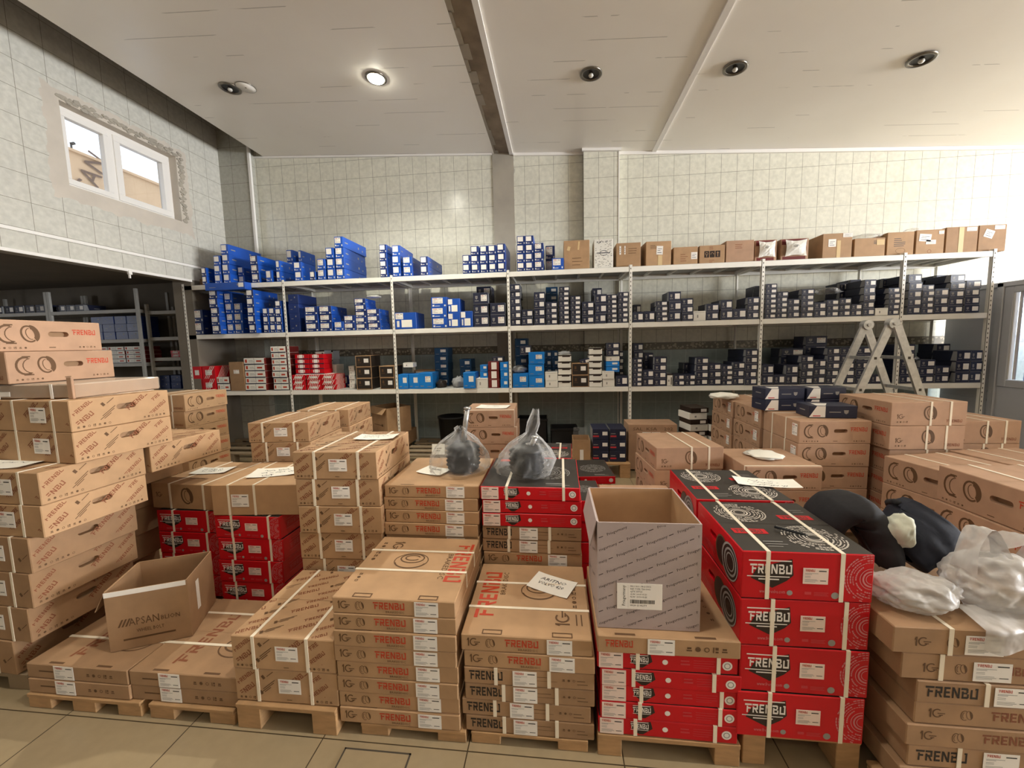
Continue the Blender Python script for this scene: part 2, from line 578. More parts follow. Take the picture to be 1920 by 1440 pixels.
def diag_art(W, H, s=.022, rot=.66, n_skip=0, seed=1, y0_=.027):
    """slanting rows of lettering, whole words only; returns (rust, brown)"""
    A, B = [], []
    r = random.Random(seed)
    c, sn = math.cos(rot), math.sin(rot)
    row = 0
    for j in range(-40, 40):
        off = (j % 3) * .055
        for i in range(-14, 15):
            a = i * (LW * s + .05) + off; b = j * s * 2.1
            w = LW * s
            k = (i + 2 * j) % 3
            hh = s if k != 1 else s * .8
            pts = [(a - .3 * s, b), (a + w, b), (a + w, b + hh), (a - .3 * s, b + hh)]
            q = [(x * c - y * sn, x * sn + y * c) for x, y in pts]
            if all(x < -.1 or x > W + .1 or y < -.1 or y > H + .1 for x, y in q): continue
            if k == 0: A += xf(LOGO, s * .97, s, q[0][0] + .3 * s * c, q[0][1] + .3 * s * sn, rot)
            elif k == 1:
                B += xf([rect(0, 0, .012, hh), rect(.02, 0, w * .5, .003), rect(w * .05, hh * .4, w * .7, hh * .4 + .003), rect(w * .2, hh * .8, w * .8, hh * .8 + .003)], 1, 1, q[0][0], q[0][1], rot)
            else: A += xf(LOGO, s * .8, s * .8, q[0][0] + .3 * s * c, q[0][1] + .3 * s * sn, rot)
    cl = lambda PP: [p for p in PP if all(.004 < x < W - .004 and y0_ < y < H - .004 for x, y in p)]
    return cl(A), cl(B)

# --- flat brake disc carton, year mark and red lettering
def disc_front(W, H, col='print_red', sub=True):
    L = []
    L.append(('F', xf(year_icon(H * .5), 1, 1, W * .045, H * .3), 'print_brown'))
    L.append(('F', xf(disc_icon(H * .55), 1, 1, W * .19, H * .24), 'print_brown'))
    L.append(('F', put_logo(H * .44, W * .35, H * .36, w=W * .245), col))
    if sub: L.append(('F', put_text('BRAKEDISC', H * .13, W * .44, H * .14, width=W * .15), 'print_brown'))
    return L

def disc_top(W, D, side):
    L = []
    s = .072
    if side == 'R':
        L.append(('T', xf(put_logo(s, 0, 0, w=D * .60), 1, 1, W * .83, D * .86, -PI / 2), 'print_red'))
        L.append(('T', put_text('BRAKEDISC', .024, W * .77, D * .70, -PI / 2, width=D * .40), 'print_brown'))
        cx, cy = W * .45, D * .56
        L.append(('T', xf(year_icon(.05), 1, 1, W * .17, D * .90, -PI / 2), 'print_brown'))
        L.append(('T', xf(icons_row(.02, 6, 1.4), 1, 1, W * .06, D * .88, -PI / 2), 'print_brown'))
        L.append(('T', xf(icons_row(.016, 3, 1.4), 1, 1, W * .07, D * .34, -PI / 2), 'print_brown'))
    else:
        L.append(('T', xf(put_logo(s * 1.05, 0, 0, w=D * .62), 1, 1, W * .22, D * .22, PI / 2), 'print_red'))
        L.append(('T', put_text('BRAKEDISC', .022, W * .285, D * .50, PI / 2, width=D * .34), 'print_brown'))
        cx, cy = W * .58, D * .58
        L.append(('T', xf(year_icon(.055), 1, 1, W * .84, D * .14, PI / 2), 'print_brown'))
        L.append(('T', xf(icons_row(.02, 7, 1.4), 1, 1, W * .91, D * .36, PI / 2), 'print_brown'))
        L.append(('T', [rect(W * .89, D * .15, W * .90, D * .28), rect(W * .93, D * .15, W * .94, D * .28)], 'print_brown'))
    r = W * .16
    L.append(('T', ring(cx, cy, r, r * .8, .004, 0, 360, 28) + ring(cx, cy + r * .25, r * .72, r * .5, .006, 0, 360, 24) + ring(cx, cy + r * .3, r * .46, r * .3, .006, 20, 330, 20)
              + ring(cx, cy - r * .15, r * .9, r * .62, .005, 190, 350, 14), 'print_brown'))
    # tuck slots along the front edge
    for u in (.16, .70):
        L.append(('T', [rect(W * u, .006, W * (u + .155), .010), rect(W * u, .010, W * u + .004, .028), rect(W * (u + .155) - .004, .010, W * (u + .155), .028), rect(W * u, .026, W * (u + .155), .030)], 'print_brown'))
    return L

W, D, H = .476, .476, .063
kind('disc_r', W, D, H, allf('kraft'), 'kraft', disc_front(W, H) + disc_top(W, D, 'R'), stickers=[('F', W * .675, H * .02, W * .19, H * .9, 'label_white')], straps=[('x', D * .40), ('x', D * .73)])
kind('disc_l', W, D, H, allf('kraft'), 'kraft', disc_front(W, H) + disc_top(W, D, 'L'), stickers=[('F', W * .66, H * .02, W * .19, H * .9, 'label_white')], straps=[('x', D * .33), ('x', D * .68)])
kind('disc_plain', W, D, H, allf('kraft'), 'kraft', disc_front(W, H) + [('T', [rect(.08, .006, .15, .012), rect(.33, .006, .4, .012)], 'print_brown')], stickers=[('F', W * .66, H * .05, W * .19, H * .88, 'label_white')])
H = .064
blk = [('F', put_logo(H * .55, W * .05, H * .28, w=W * .25), 'print_black'),
       ('F', [rect(W * .56, H * .62, W * .67, H * .65), rect(W * .56, H * .4, W * .72, H * .42)], 'print_brown'),
       ('F', xf(icons_row(H * .16, 3, 1.8), 1, 1, W * .76, H * .45) + [rect(W * .87, H * .3, W * .95, H * .34), rect(W * .87, H * .5, W * .93, H * .54)], 'print_brown')]
kind('disc_black', W, D, H, allf('kraft_dark'), 'kraft_dark', blk, stickers=[('F', W * .38, H * .02, W * .185, H * .92, 'label_white')], straps=[('y', W * .28), ('y', W * .69)])
kind('disc_wide', .477, .44, .064, allf('kraft'), 'kraft', [('F', put_logo(.026, .03, .024, w=.09), 'print_red'), ('F', xf(icons_row(.02, 5, 1.45), 1, 1, .30, .02), 'print_brown'),
     ('T', [rect(.06, .006, .13, .016), rect(.33, .006, .40, .016)], 'print_brown'), ('T', xf(icons_row(.014, 6, 2.6), 1, 1, .43, .1, PI / 2), 'print_brown')],
     stickers=[('F', .17, .003, .09, .057, 'label_white')])

# --- flat red disc carton, black top
H = .064
def redflat(lab):
    L = [('F', [[(W * .235, H * .78), (W * .385, H * .92), (W * .40, H * .5), (W * .33, H * .12), (W * .30, H * .12), (W * .25, H * .4)]], 'shield'),
         ('F', put_logo(H * .3, W * .245, H * .45, w=W * .125), 'print_white'),
         ('F', [rect(W * .24, H * .82, W * .37, H * .86), rect(W * .24, H * .36, W * .37, H * .39)], 'print_white'),
         ('F', disc(W * .49, H * .52, H * .15) + disc(W * .925, H * .5, H * .26), 'print_white'),
         ('F', ring(W * .925, H * .5, H * .17, H * .17, H * .05), 'print_grey'),
         ('F', [rect(W * .60, H * .62, W * .66, H * .70), rect(W * .60, H * .42, W * .665, H * .52), rect(W * .69, H * .7, W * .84, H * .73), rect(W * .69, H * .56, W * .83, H * .59), rect(W * .69, H * .42, W * .84, H * .45), rect(W * .69, H * .3, W * .80, H * .33)], 'red_faded')]
    L += [('T', rotor_art(W * .68, D * .46, W * .23, .95), 'print_grey'), ('T', rotor_art(W * .22, D * .62, W * .09, .9, 14), 'print_grey'),
          ('T', [rect(W * .08, D * .86, W * .24, D * .95)], 'print_red'), ('T', [rect(W * .66, D * .10, W * .84, D * .12), rect(W * .66, D * .06, W * .9, D * .07)], 'print_grey'),
          ('R', [rect(D * .1, H * .2, D * .4, H * .6)], 'red_faded')]
    return L
kind('red_flat', W, D, H, allf('red_card', T='black_card'), 'red_card', redflat(0), stickers=[('F', W * .012, H * .03, W * .175, H * .92, 'label_pink')], straps=[('y', W * .27), ('y', W * .84)])
kind('red_flat_nostrap', W, D, H, allf('red_card', T='black_card'), 'red_card', redflat(0), stickers=[('F', W * .012, H * .03, W * .175, H * .92, 'label_pink')])

# --- carton printed all over with slanting lettering
def diag_kind(name, W, D, H, sticker=True, straps=True, slot=True):
    L = []
    for f, a, b, s in (('F', W, H, .021), ('R', D, H, .021), ('T', W, D, .020)):
        A, B = diag_art(a, b, s, .66 if f != 'T' else .52, seed=ord(f), y0_=.027 if f != 'T' else .004)
        L += [(f, A, 'print_rust'), (f, B, 'print_brown')]
    L += [('F', xf(icons_row(.011, 5, 1.7), 1, 1, W * .04, .010) + xf(icons_row(.011, 5, 1.7), 1, 1, W * .74, .010) + [rect(W * .5, .012, W * .55, .015)], 'print_brown')]
    L += [('R', xf(icons_row(.011, 7, 1.8), 1, 1, D * .04, .010) + xf(icons_row(.011, 6, 1.7), 1, 1, D * .72, .010), 'print_brown')]
    L += [('T', [rect(.004, D * .5 - .001, W - .004, D * .5 + .001)], 'kraft_dark')]
    kind(name, W, D, H, allf('kraft'), 'kraft', L, slots={'R': (D * .5, H * .62, .085, .026)} if slot else None,
         stickers=[('F', W * .43, H * .30, W * .215, H * .44, 'label_white')] if sticker else (), straps=[('y', W * .24), ('y', W * .76)] if straps else ())
diag_kind('diag', .43, .46, .137)
diag_kind('diag_low', .43, .46, .137, slot=False)
diag_kind('diag_long', .47, .50, .142)

# --- plain carton with a hand hole, pad and lining drawings
def hand_kind(name, W, D, H, face, body='kraft_pink', straps=(), stickers=(), col='print_red', back=False):
    a = D if face in 'LR' else W
    L = [(face, xf(ring(.040, H * .55, .038, H * .30, .009, 70, 300, 12) + ring(.062, H * .55, .034, H * .25, .004, 100, 270, 8) + [rect(.03, H * .24, .066, H * .28), rect(.03, H * .82, .06, H * .86)], 1, 1, a * .06, 0)
          + xf(drum_icon(H * .56), 1, 1, a * .24, H * .28), 'print_brown'),
         (face, put_logo(H * .18, a * .72, H * .55, w=a * .22), col),
         (face, xf(icons_row(.010, 6, 1.8), 1, 1, a * .06, .012) + xf(icons_row(.010, 5, 1.6), 1, 1, a * .76, .014) + [rect(a * .48, .016, a * .54, .020)], 'print_brown')]
    o = 'F' if face in 'LR' else 'R'
    if face in 'LR':
        L += [('F', xf(year_icon(H * .2), 1, 1, W * .08, H * .3) + xf(drum_icon(H * .62), 1, 1, W * .42, H * .22) + xf(icons_row(.012, 4, 1.6), 1, 1, W * .08, .02), 'print_brown'),
              ('F', put_logo(H * .12, W * .74, H * .14, w=W * .2), 'print_rust')]
        if face == 'L':
            L += [('T', [rect(W * .5 - .001, .004, W * .5 + .001, D - .004)], 'kraft_dark')]
    L += [('T', [rect(.003, D * .5 - .0012, W - .003, D * .5 + .0012)], 'kraft_dark')]
    kind(name, W, D, H, allf(body), body, L, slots={face: (a * .58, H * .56, a * .19, H * .17)}, stickers=stickers, straps=straps)
hand_kind('hand_front', .45, .34, .150, 'F', straps=())
hand_kind('hand_right', .45, .47, .155, 'R', 'kraft', straps=[('y', .12), ('y', .33)])
hand_kind('hand_right_bare', .45, .47, .155, 'R', 'kraft')
hand_kind('hand_left', .465, .47, .158, 'L', straps=[('y', .24), ('y', .36)])
hand_kind('hand_left_bare', .465, .47, .158, 'L')
hand_kind('hand_left_label', .465, .47, .158, 'L', stickers=[('L', .37, .05, .06, .085, 'label_white')], straps=[('y', .30)])
hand_kind('hand_left_big', .47, .47, .17, 'L', straps=[('y', .14), ('y', .36)])
hand_kind('hand_front_label', .465, .47, .158, 'F', stickers=[('L', .39, .05, .06, .085, 'label_white')], straps=[('x', .16), ('x', .34)])
hand_kind('hand_front_plain', .46, .45, .155, 'F', straps=[('x', .02)])

# --- tall red carton, black top with rotor pictures
def red_kind(name, W, D, H, strap=True, pale=True):
    a = H
    L = [('F', [[(W * .07, H * .44), (W * .24, H * .24), (W * .35, H * .40), (W * .40, H * .52), (W * .385, H * .86), (W * .12, H * .66)]], 'shield'),
         ('F', put_logo(H * .20, W * .075, H * .54, w=W * .31), 'print_white'),
         ('F', [rect(W * .05, H * .80, W * .38, H * .825), rect(W * .04, H * .47, W * .37, H * .49), rect(W * .13, H * .41, W * .29, H * .435)], 'print_white'),
         ('F', put_text('www.frenbu.com', H * .075, W * .14, H * .13, width=W * .20), 'print_rose'),
         ('F', disc(W * .375, H * .15, H * .055) + disc(W * .72, H * .13, H * .07), 'print_grey'),
         ('F', [rect(W * .49, H * .13, W * .54, H * .19), rect(W * .56, H * .17, W * .67, H * .185), rect(W * .56, H * .14, W * .66, H * .155), rect(W * .56, H * .11, W * .67, H * .125)], 'red_faded')]
    rot = [[(x, y) for x, y in p] for p in rotor_art(W * .985, H * .5, H * .50, 1.0, 44) if all(x < W - .004 for x, y in p)]
    L.append(('F', rot, 'print_rose'))
    L += [('T', rotor_art(W * .70, D * .255, W * .245, .9, 44) + rotor_art(W * .30, D * .735, W * .235, .9, 44), 'print_pale'), ('T', [rect(W * .07, D * .30, W * .36, D * .39), rect(W * .62, D * .60, W * .92, D * .69)], 'red_card'),
          ('T', put_logo(D * .06, W * .10, D * .315, w=W * .22) + put_logo(D * .06, W * .66, D * .615, w=W * .22), 'black_card'), ('T', [rect(W * .24, D * .16, W * .40, D * .172), rect(W * .24, D * .12, W * .42, D * .128), rect(W * .24, D * .08, W * .36, D * .088), rect(W * .80, D * .80, W * .92, D * .81), rect(W * .82, D * .76, W * .92, D * .768)], 'print_grey'),
          ('T', [rect(.003, D * .5 - .0012, W - .003, D * .5 + .0012)], 'shield')]
    L += [('L', disc(D * .62, H * .5, H * .34, n=28), 'print_brown'), ('L', disc(D * .62, H * .5, H * .30, n=28), 'shield'),
          ('L', disc(D * .78, H * .46, H * .40, n=28), 'print_grey'), ('L', disc(D * .785, H * .46, H * .36, n=28), 'shield'), ('L', ring(D * .79, H * .46, H * .30, H * .30, .008, 0, 360, 26) + ring(D * .79, H * .46, H * .2, H * .2, .005, 0, 360, 20), 'print_grey'), ('L', [[(D * (.1 + .03 * i), H * .12), (D * (.11 + .03 * i), H * .12), (D * (.16 + .03 * i), H * .36), (D * (.15 + .03 * i), H * .36)] for i in range(8)], 'red_faded'), ('L', put_logo(H * .12, D * .28, H * .22, w=D * .2), 'red_faded'), ('L', [rect(D * .1, H * .75, D * .2, H * .8), rect(D * .24, H * .76, D * .33, H * .79)], 'red_faded')]
    L += [('R', [rect(D * .12, H * .3, D * .55, H * .34), rect(D * .12, H * .7, D * .55, H * .74)], 'red_faded'), ('R', put_logo(H * .2, D * .14, H * .42, w=D * .4), 'red_faded')]
    kind(name, W, D, H, allf('red_card', T='black_card'), 'red_card', L, slots={'L': (D * .42, H * .6, .07, .026)},
         stickers=[('F', W * .47, H * .36, W * .19, H * .33, 'label_pink')], straps=[('y', W * .235), ('y', W * .80)] if strap else ())
red_kind('red', .402, .42, .165)
red_kind('red_mid', .40, .42, .130)

def carton(kd, name, cat, label, x, y, z, yaw=0.0, group=None, straps=None, stickers=True, shift=0.0):
    """x, y, z: front left bottom corner; yaw in degrees"""
    K = KIND[kd]
    a = math.radians(yaw)
    W, D, H = K['W'], K['D'], K['H']
    c, s = math.cos(a), math.sin(a)
    t = thing(name, label, cat, (x + c * W / 2 - s * D / 2, y + s * W / 2 + c * D / 2, z), a, group)
    off = Vector((-W / 2, -D / 2, 0))
    link('carton_body', K['me'], t, off)
    for i, (ax, at) in enumerate(K['straps'] if straps is None else straps):
        link('strap', strap_mesh(ax, W, D, H, at + (shift * W * .06 if ax == 'y' else 0)), t, off)
    for f, u, v, w, h, base in (K['stickers'] if stickers else ()):
        o = link('shipping_label', sticker_mesh(w, h, base), t)
        o.matrix_local = Matrix.Translation(off) @ face_matrix(f, W, D, H, u, v)
    return t

def stack(kd, name, cat, look, phrase, x, y, z0, n, yaw=0.0, group=None, jit=.006, tops=None, gap=.002, dx=0.0, first=1, total=None, straps=None, skip_top=0):
    """n cartons upward from z0; labels count from the top; kd may be a list from the bottom up"""
    total = total or n
    ks = kd if isinstance(kd, list) else [kd] * n
    z = z0
    for i in range(n):
        k = KIND[ks[i]]
        o = n - i + skip_top
        pos = 'top' if o == 1 else ORD[o] + ' down'
        lk = look[i] if isinstance(look, list) else look
        lab = f'{lk}, {pos} {phrase}'
        carton(ks[i], name, cat, lab, x + rnd.uniform(-jit, jit) + dx * i, y + rnd.uniform(0, jit), z, yaw + rnd.uniform(-.5, .5), group, straps=straps, shift=rnd.uniform(-.6, .6))
        z += k['H'] + gap
    return z

# ------------------------------------------------------------------ the room
XL, XR, YB, YN = -4.9, 13.0, 5.80, -5.0
T_ = .28
def ceil_z(x): return 4.09 - .058 * x

def tile_mat(name, axes, tw, th, pu, pv, base, grout, lower=None, border=None, rough=0.22, patch=None, mott=0.10):
    """glazed wall tiles laid on a grid along two object axes; optional darker field below a border band; optional plaster patches"""
    m = bpy.data.materials.new(name)
    m.use_nodes = True
    nt = m.node_tree
    N = nt.nodes.new; Lk = nt.links.new
    b = nt.nodes['Principled BSDF']
    tc = N('ShaderNodeTexCoord'); sp = N('ShaderNodeSeparateXYZ')
    Lk(tc.outputs['Object'], sp.inputs[0])
    def mth(op, a, bb=None, c=None):
        n = N('ShaderNodeMath'); n.operation = op
        for i, v in enumerate((a, bb, c)):
            if v is None: continue
            if isinstance(v, (int, float)): n.inputs[i].default_value = v
            else: Lk(v, n.inputs[i])
        return n.outputs[0]
    U, V = sp.outputs[axes[0]], sp.outputs[axes[1]]
    def line(co, per, ph, w):
        f = mth('FRACT', mth('DIVIDE', mth('SUBTRACT', co, ph), per))
        d = mth('MINIMUM', f, mth('SUBTRACT', 1.0, f))
        return mth('LESS_THAN', d, w / per)
    g = mth('MAXIMUM', line(U, tw, pu, .0022), line(V, th, pv, .0022))
    nz = N('ShaderNodeTexNoise'); nz.inputs['Scale'].default_value = 22; nz.inputs['Detail'].default_value = 6
    Lk(tc.outputs['Object'], nz.inputs['Vector'])
    rp = N('ShaderNodeValToRGB')
    rp.color_ramp.elements[0].position = .35; rp.color_ramp.elements[1].position = .68
    rp.color_ramp.elements[0].color = (*[c * (1 - mott) for c in base], 1); rp.color_ramp.elements[1].color = (*[c * (1 + mott * .5) for c in base], 1)
    Lk(nz.outputs['Fac'], rp.inputs['Fac'])
    col = rp.outputs['Color']
    def mix(fac, a, bcol):
        n = N('ShaderNodeMix'); n.data_type = 'RGBA'
        if isinstance(fac, (int, float)): n.inputs[0].default_value = fac
        else: Lk(fac, n.inputs[0])
        for i, v in ((6, a), (7, bcol)):
            if isinstance(v, tuple): n.inputs[i].default_value = (*v, 1)
            else: Lk(v, n.inputs[i])
        return n.outputs[2]
    gcol = grout
    col = mix(g, col, grout)
    if lower:
        zz, lc, lg = lower
        below = mth('LESS_THAN', V, zz)
        lowc = mix(nz.outputs['Fac'], tuple(c * .8 for c in lc), tuple(c * 1.15 for c in lc))
        col = mix(below, col, mix(g, lowc, lg))
    if border:
        z0, z1, bc = border
        inb = mth('MULTIPLY', mth('GREATER_THAN', V, z0), mth('LESS_THAN', V, z1))
        vo = N('ShaderNodeTexVoronoi'); vo.inputs['Scale'].default_value = 26
        Lk(tc.outputs['Object'], vo.inputs['Vector'])
        spk = mth('GREATER_THAN', vo.outputs['Distance'], .42)
        edge = mth('MAXIMUM', mth('LESS_THAN', V, z0 + .012), mth('GREATER_THAN', V, z1 - .012))
        col = mix(inb, col, mix(mth('MAXIMUM', spk, edge), bc, tuple(c * .42 for c in bc)))
    rgh = None
    if patch:
        # ragged plaster: a list of rectangles in (U, V), edges broken by noise
        n2 = N('ShaderNodeTexNoise'); n2.inputs['Scale'].default_value = 5.5; n2.inputs['Detail'].default_value = 4
        Lk(tc.outputs['Object'], n2.inputs['Vector'])
        wob = mth('MULTIPLY', mth('SUBTRACT', n2.outputs['Fac'], .5), patch['wob'])
        msk = None
        for (u0, v0, u1, v1) in patch['rects']:
            dx = mth('SUBTRACT', mth('ABSOLUTE', mth('SUBTRACT', U, (u0 + u1) / 2)), (u1 - u0) / 2)
            dy = mth('SUBTRACT', mth('ABSOLUTE', mth('SUBTRACT', V, (v0 + v1) / 2)), (v1 - v0) / 2)
            k = mth('LESS_THAN', mth('ADD', mth('MAXIMUM', dx, dy), wob), 0.0)
            msk = k if msk is None else mth('MAXIMUM', msk, k)
        n3 = N('ShaderNodeTexNoise'); n3.inputs['Scale'].default_value = 4.0; n3.inputs['Detail'].default_value = 6
        Lk(tc.outputs['Object'], n3.inputs['Vector'])
        pc = mix(n3.outputs['Fac'], tuple(c * .78 for c in patch['col']), tuple(c * 1.12 for c in patch['col']))
        col = mix(msk, col, pc)
        rgh = mth('ADD', mth('MULTIPLY', msk, .65), rough)
    Lk(col, b.inputs['Base Color'])
    if rgh: Lk(rgh, b.inputs['Roughness'])
    else: b.inputs['Roughness'].default_value = rough
    bp = N('ShaderNodeBump'); bp.inputs['Strength'].default_value = .25; bp.inputs['Distance'].default_value = .004
    Lk(mth('SUBTRACT', mth('MULTIPLY', nz.outputs['Fac'], .25), g), bp.inputs['Height'])
    Lk(bp.outputs['Normal'], b.inputs['Normal'])
    M[name] = m

TILE = srgb(222, 219, 203)
GROUT = srgb(140, 136, 122)
tile_mat('tile_back', ('X', 'Z'), .2, .2545, 0.0, 1.4, TILE, GROUT, lower=(1.37, srgb(158, 170, 168), srgb(196, 204, 200)), border=(1.37, 1.475, srgb(170, 160, 140)),
         patch=dict(rects=[(-.835, 2.3, -.55, 4.4)], wob=.06, col=srgb(160, 154, 142)))
tile_mat('tile_left', ('Y', 'Z'), .2545, .2545, .1, 1.4, srgb(208, 205, 194), GROUT,
         patch=dict(rects=[(3.60, 3.06, 5.14, 4.15)], wob=.16, col=srgb(206, 196, 182)))
tile_mat('tile_side', ('Y', 'Z'), .2545, .2545, .1, 1.4, TILE, GROUT)
tile_mat('tile_column', ('X', 'Z'), .3, .2545, .1, 1.4, srgb(176, 174, 162), srgb(120, 116, 104))
tile_mat('floor_tile', ('X', 'Y'), .5685, .5685, -2.049, 1.309, srgb(158, 140, 110), srgb(66, 54, 38), rough=.28, mott=.05)

def ceiling_mat():
    m = bpy.data.materials.new('ceiling_panel')
    m.use_nodes = True
    nt = m.node_tree
    N = nt.nodes.new; Lk = nt.links.new
    b = nt.nodes['Principled BSDF']
    tc = N('ShaderNodeTexCoord'); sp = N('ShaderNodeSeparateXYZ')
    Lk(tc.outputs['Object'], sp.inputs[0])
    def mth(op, a, bb=None):
        n = N('ShaderNodeMath'); n.operation = op
        for i, v in enumerate((a, bb)):
            if v is None: continue
            if isinstance(v, (int, float)): n.inputs[i].default_value = v
            else: Lk(v, n.inputs[i])
        return n.outputs[0]
    f = mth('FRACT', mth('DIVIDE', sp.outputs['Y'], .25))
    seam = mth('LESS_THAN', mth('MINIMUM', f, mth('SUBTRACT', 1.0, f)), .016)
    mp = N('ShaderNodeMapping'); mp.inputs['Scale'].default_value = (.9, 4.0, 1)
    Lk(tc.outputs['Object'], mp.inputs['Vector'])
    nz = N('ShaderNodeTexNoise'); nz.inputs['Scale'].default_value = 1.7; nz.inputs['Detail'].default_value = 3
    Lk(mp.outputs['Vector'], nz.inputs['Vector'])
    dirt = mth('MULTIPLY', seam, mth('GREATER_THAN', nz.outputs['Fac'], .56))
    n2 = N('ShaderNodeTexNoise'); n2.inputs['Scale'].default_value = .8; n2.inputs['Detail'].default_value = 4
    Lk(tc.outputs['Object'], n2.inputs['Vector'])
    rp = N('ShaderNodeValToRGB')
    a, c = srgb(238, 232, 222), srgb(244, 239, 230)
    rp.color_ramp.elements[0].position = .35; rp.color_ramp.elements[1].position = .65
    rp.color_ramp.elements[0].color = (*a, 1); rp.color_ramp.elements[1].color = (*c, 1)
    Lk(n2.outputs['Fac'], rp.inputs['Fac'])
    mx = N('ShaderNodeMix'); mx.data_type = 'RGBA'
    Lk(mth('MULTIPLY', dirt, .45), mx.inputs[0]); Lk(rp.outputs['Color'], mx.inputs[6])
    mx.inputs[7].default_value = (*srgb(96, 84, 70), 1)
    Lk(mx.outputs[2], b.inputs['Base Color'])
    b.inputs['Roughness'].default_value = .32
    b.inputs['Specular IOR Level'].default_value = .35
    bp = N('ShaderNodeBump'); bp.inputs['Strength'].default_value = .12; bp.inputs['Distance'].default_value = .004
    Lk(mth('SUBTRACT', mth('MULTIPLY', nz.outputs['Fac'], .6), seam), bp.inputs['Height']); Lk(bp.outputs['Normal'], b.inputs['Normal'])
    M['ceiling_panel'] = m
ceiling_mat()

mb = MB(); mb.box(-10, YN, -.12, XR, 6.1, 0, 'floor_tile'); struct('floor', mb)

# back wall
mb = MB(); mb.box(XL - T_, YB, 0, XR + .2, YB + .2, 5.4, 'tile_back'); struct('wall_back', mb)
# pilaster on the back wall
mb = MB(); mb.box(.40, YB - .10, 0, .865, YB, ceil_z(.4) + .02, 'tile_back'); struct('wall_back_pilaster', mb)
# plastered strip slightly proud of the tiles
mb = MB(); mb.box(-.845, YB - .012, 0, -.55, YB, ceil_z(-.7) + .05, 'plaster'); struct('wall_back_plaster_strip', mb)
# corner column
mb = MB(); mb.box(XL, YB - .12, 0, -4.42, YB, 5.2, 'tile_column'); struct('wall_corner_column', mb)
mb = MB(); mb.box(-4.43, YB - .135, 2.4, -4.395, YB - .10, 4.5, 'pvc_white'); struct('trim_1', mb)

# left wall: solid above the wide opening, a window in its upper part
WY0, WY1, WZ0, WZ1 = 3.74, 4.98, 3.215, 4.03
T = .28
OPZ, OPY0, OPY1 = 2.465, -1.0, 5.02
mb = MB()
mb.box(XL - T, YN, OPZ, XL, WY0, 5.4, 'tile_left')
mb.box(XL - T, WY1, OPZ, XL, YB, 5.4, 'tile_left')
mb.box(XL - T, WY0, OPZ, XL, WY1, WZ0, 'tile_left')
mb.box(XL - T, WY0, WZ1, XL, WY1, 5.4, 'tile_left')
mb.box(XL - T, OPY1, 0, XL, YB, OPZ, 'dark_wall')
mb.box(XL - T, YN, 0, XL, OPY0, OPZ, 'tile_left')
struct('wall_left', mb)
mb = MB(); mb.box(XL, YN, 2.635, XL + .02, 5.6, 2.665, 'pvc_white'); struct('trim_2', mb)
mb = MB(); mb.box(XL - .02, OPY0, OPZ - .03, XL + .02, 5.02, OPZ, 'pvc_white'); struct('trim_3', mb)
mb = MB(); mb.box(XL, 4.2, 2.40, XL + .03, 4.24, 2.45, 'pvc_white', .004); mb.box(XL + .002, 4.21, 2.36, XL + .02, 4.225, 2.40, 'pvc_white'); tag(mb.obj('hanging_cable_clip'), 'small white cable clip hanging under the trim of the wide opening', 'clip')

# window in the left wall: frame set deep in the reveal, two sashes
wn = link('window_1', None); wn['kind'] = 'structure'
xw = XL - .14
def wframe(mb, y0, z0, y1, z1, w, x0, x1, m='pvc_white'):
    mb.box(x0, y0, z0, x1, y1, z0 + w, m, .004); mb.box(x0, y0, z1 - w, x1, y1, z1, m, .004)
    mb.box(x0, y0, z0 + w, x1, y0 + w, z1 - w, m, .004); mb.box(x0, y1 - w, z0 + w, x1, y1, z1 - w, m, .004)
mb = MB(); wframe(mb, WY0, WZ0, WY1, WZ1, .05, xw - .03, xw + .04); mb.box(xw - .03, 4.24, WZ0 + .05, xw + .04, 4.30, WZ1 - .05, 'pvc_white', .004); mb.obj('window_frame', wn)
mb = MB(); wframe(mb, WY0 + .045, WZ0 + .045, 4.245, WZ1 - .045, .055, xw - .01, xw + .055); mb.obj('window_sash', wn)
mb = MB(); wframe(mb, 4.295, WZ0 + .045, WY1 - .045, WZ1 - .045, .07, xw - .01, xw + .055); mb.obj('window_sash', wn)
mb = MB(); mb.box(xw + .01, WY0 + .09, WZ0 + .09, xw + .014, 4.2, WZ1 - .09, 'window_glass'); mb.obj('window_pane', wn)
mb = MB(); mb.box(xw + .01, 4.36, WZ0 + .11, xw + .014, WY1 - .11, WZ1 - .11, 'window_glass'); mb.obj('window_pane', wn)
# broken plaster round the reveal
mb = MB()
for i in range(110):
    t = i / 110
    if t < .6:
        y = WY0 + (WY1 - WY0 + .08) * t / .6; z = WZ1 + .02 + rnd.uniform(-.01, .05)
    else:
        y = WY1 + .02 + rnd.uniform(0, .06); z = WZ1 - (WZ1 - WZ0) * (t - .6) / .4
    s = rnd.uniform(.010, .026)
    P = [Vector((XL + rnd.uniform(.002, .014), y + s * 1.6 * math.cos(a), z + s * math.sin(a))) for a in [k * PI / 3 + rnd.uniform(-.3, .3) for k in range(6)]]
    mb.poly(P, 'plaster')
    for k in range(6):
        a_, b_ = P[k], P[(k + 1) % 6]
        mb.poly([a_, b_, Vector((XL, b_.y, b_.z)), Vector((XL, a_.y, a_.z))], 'plaster')
struct('trim_4', mb)

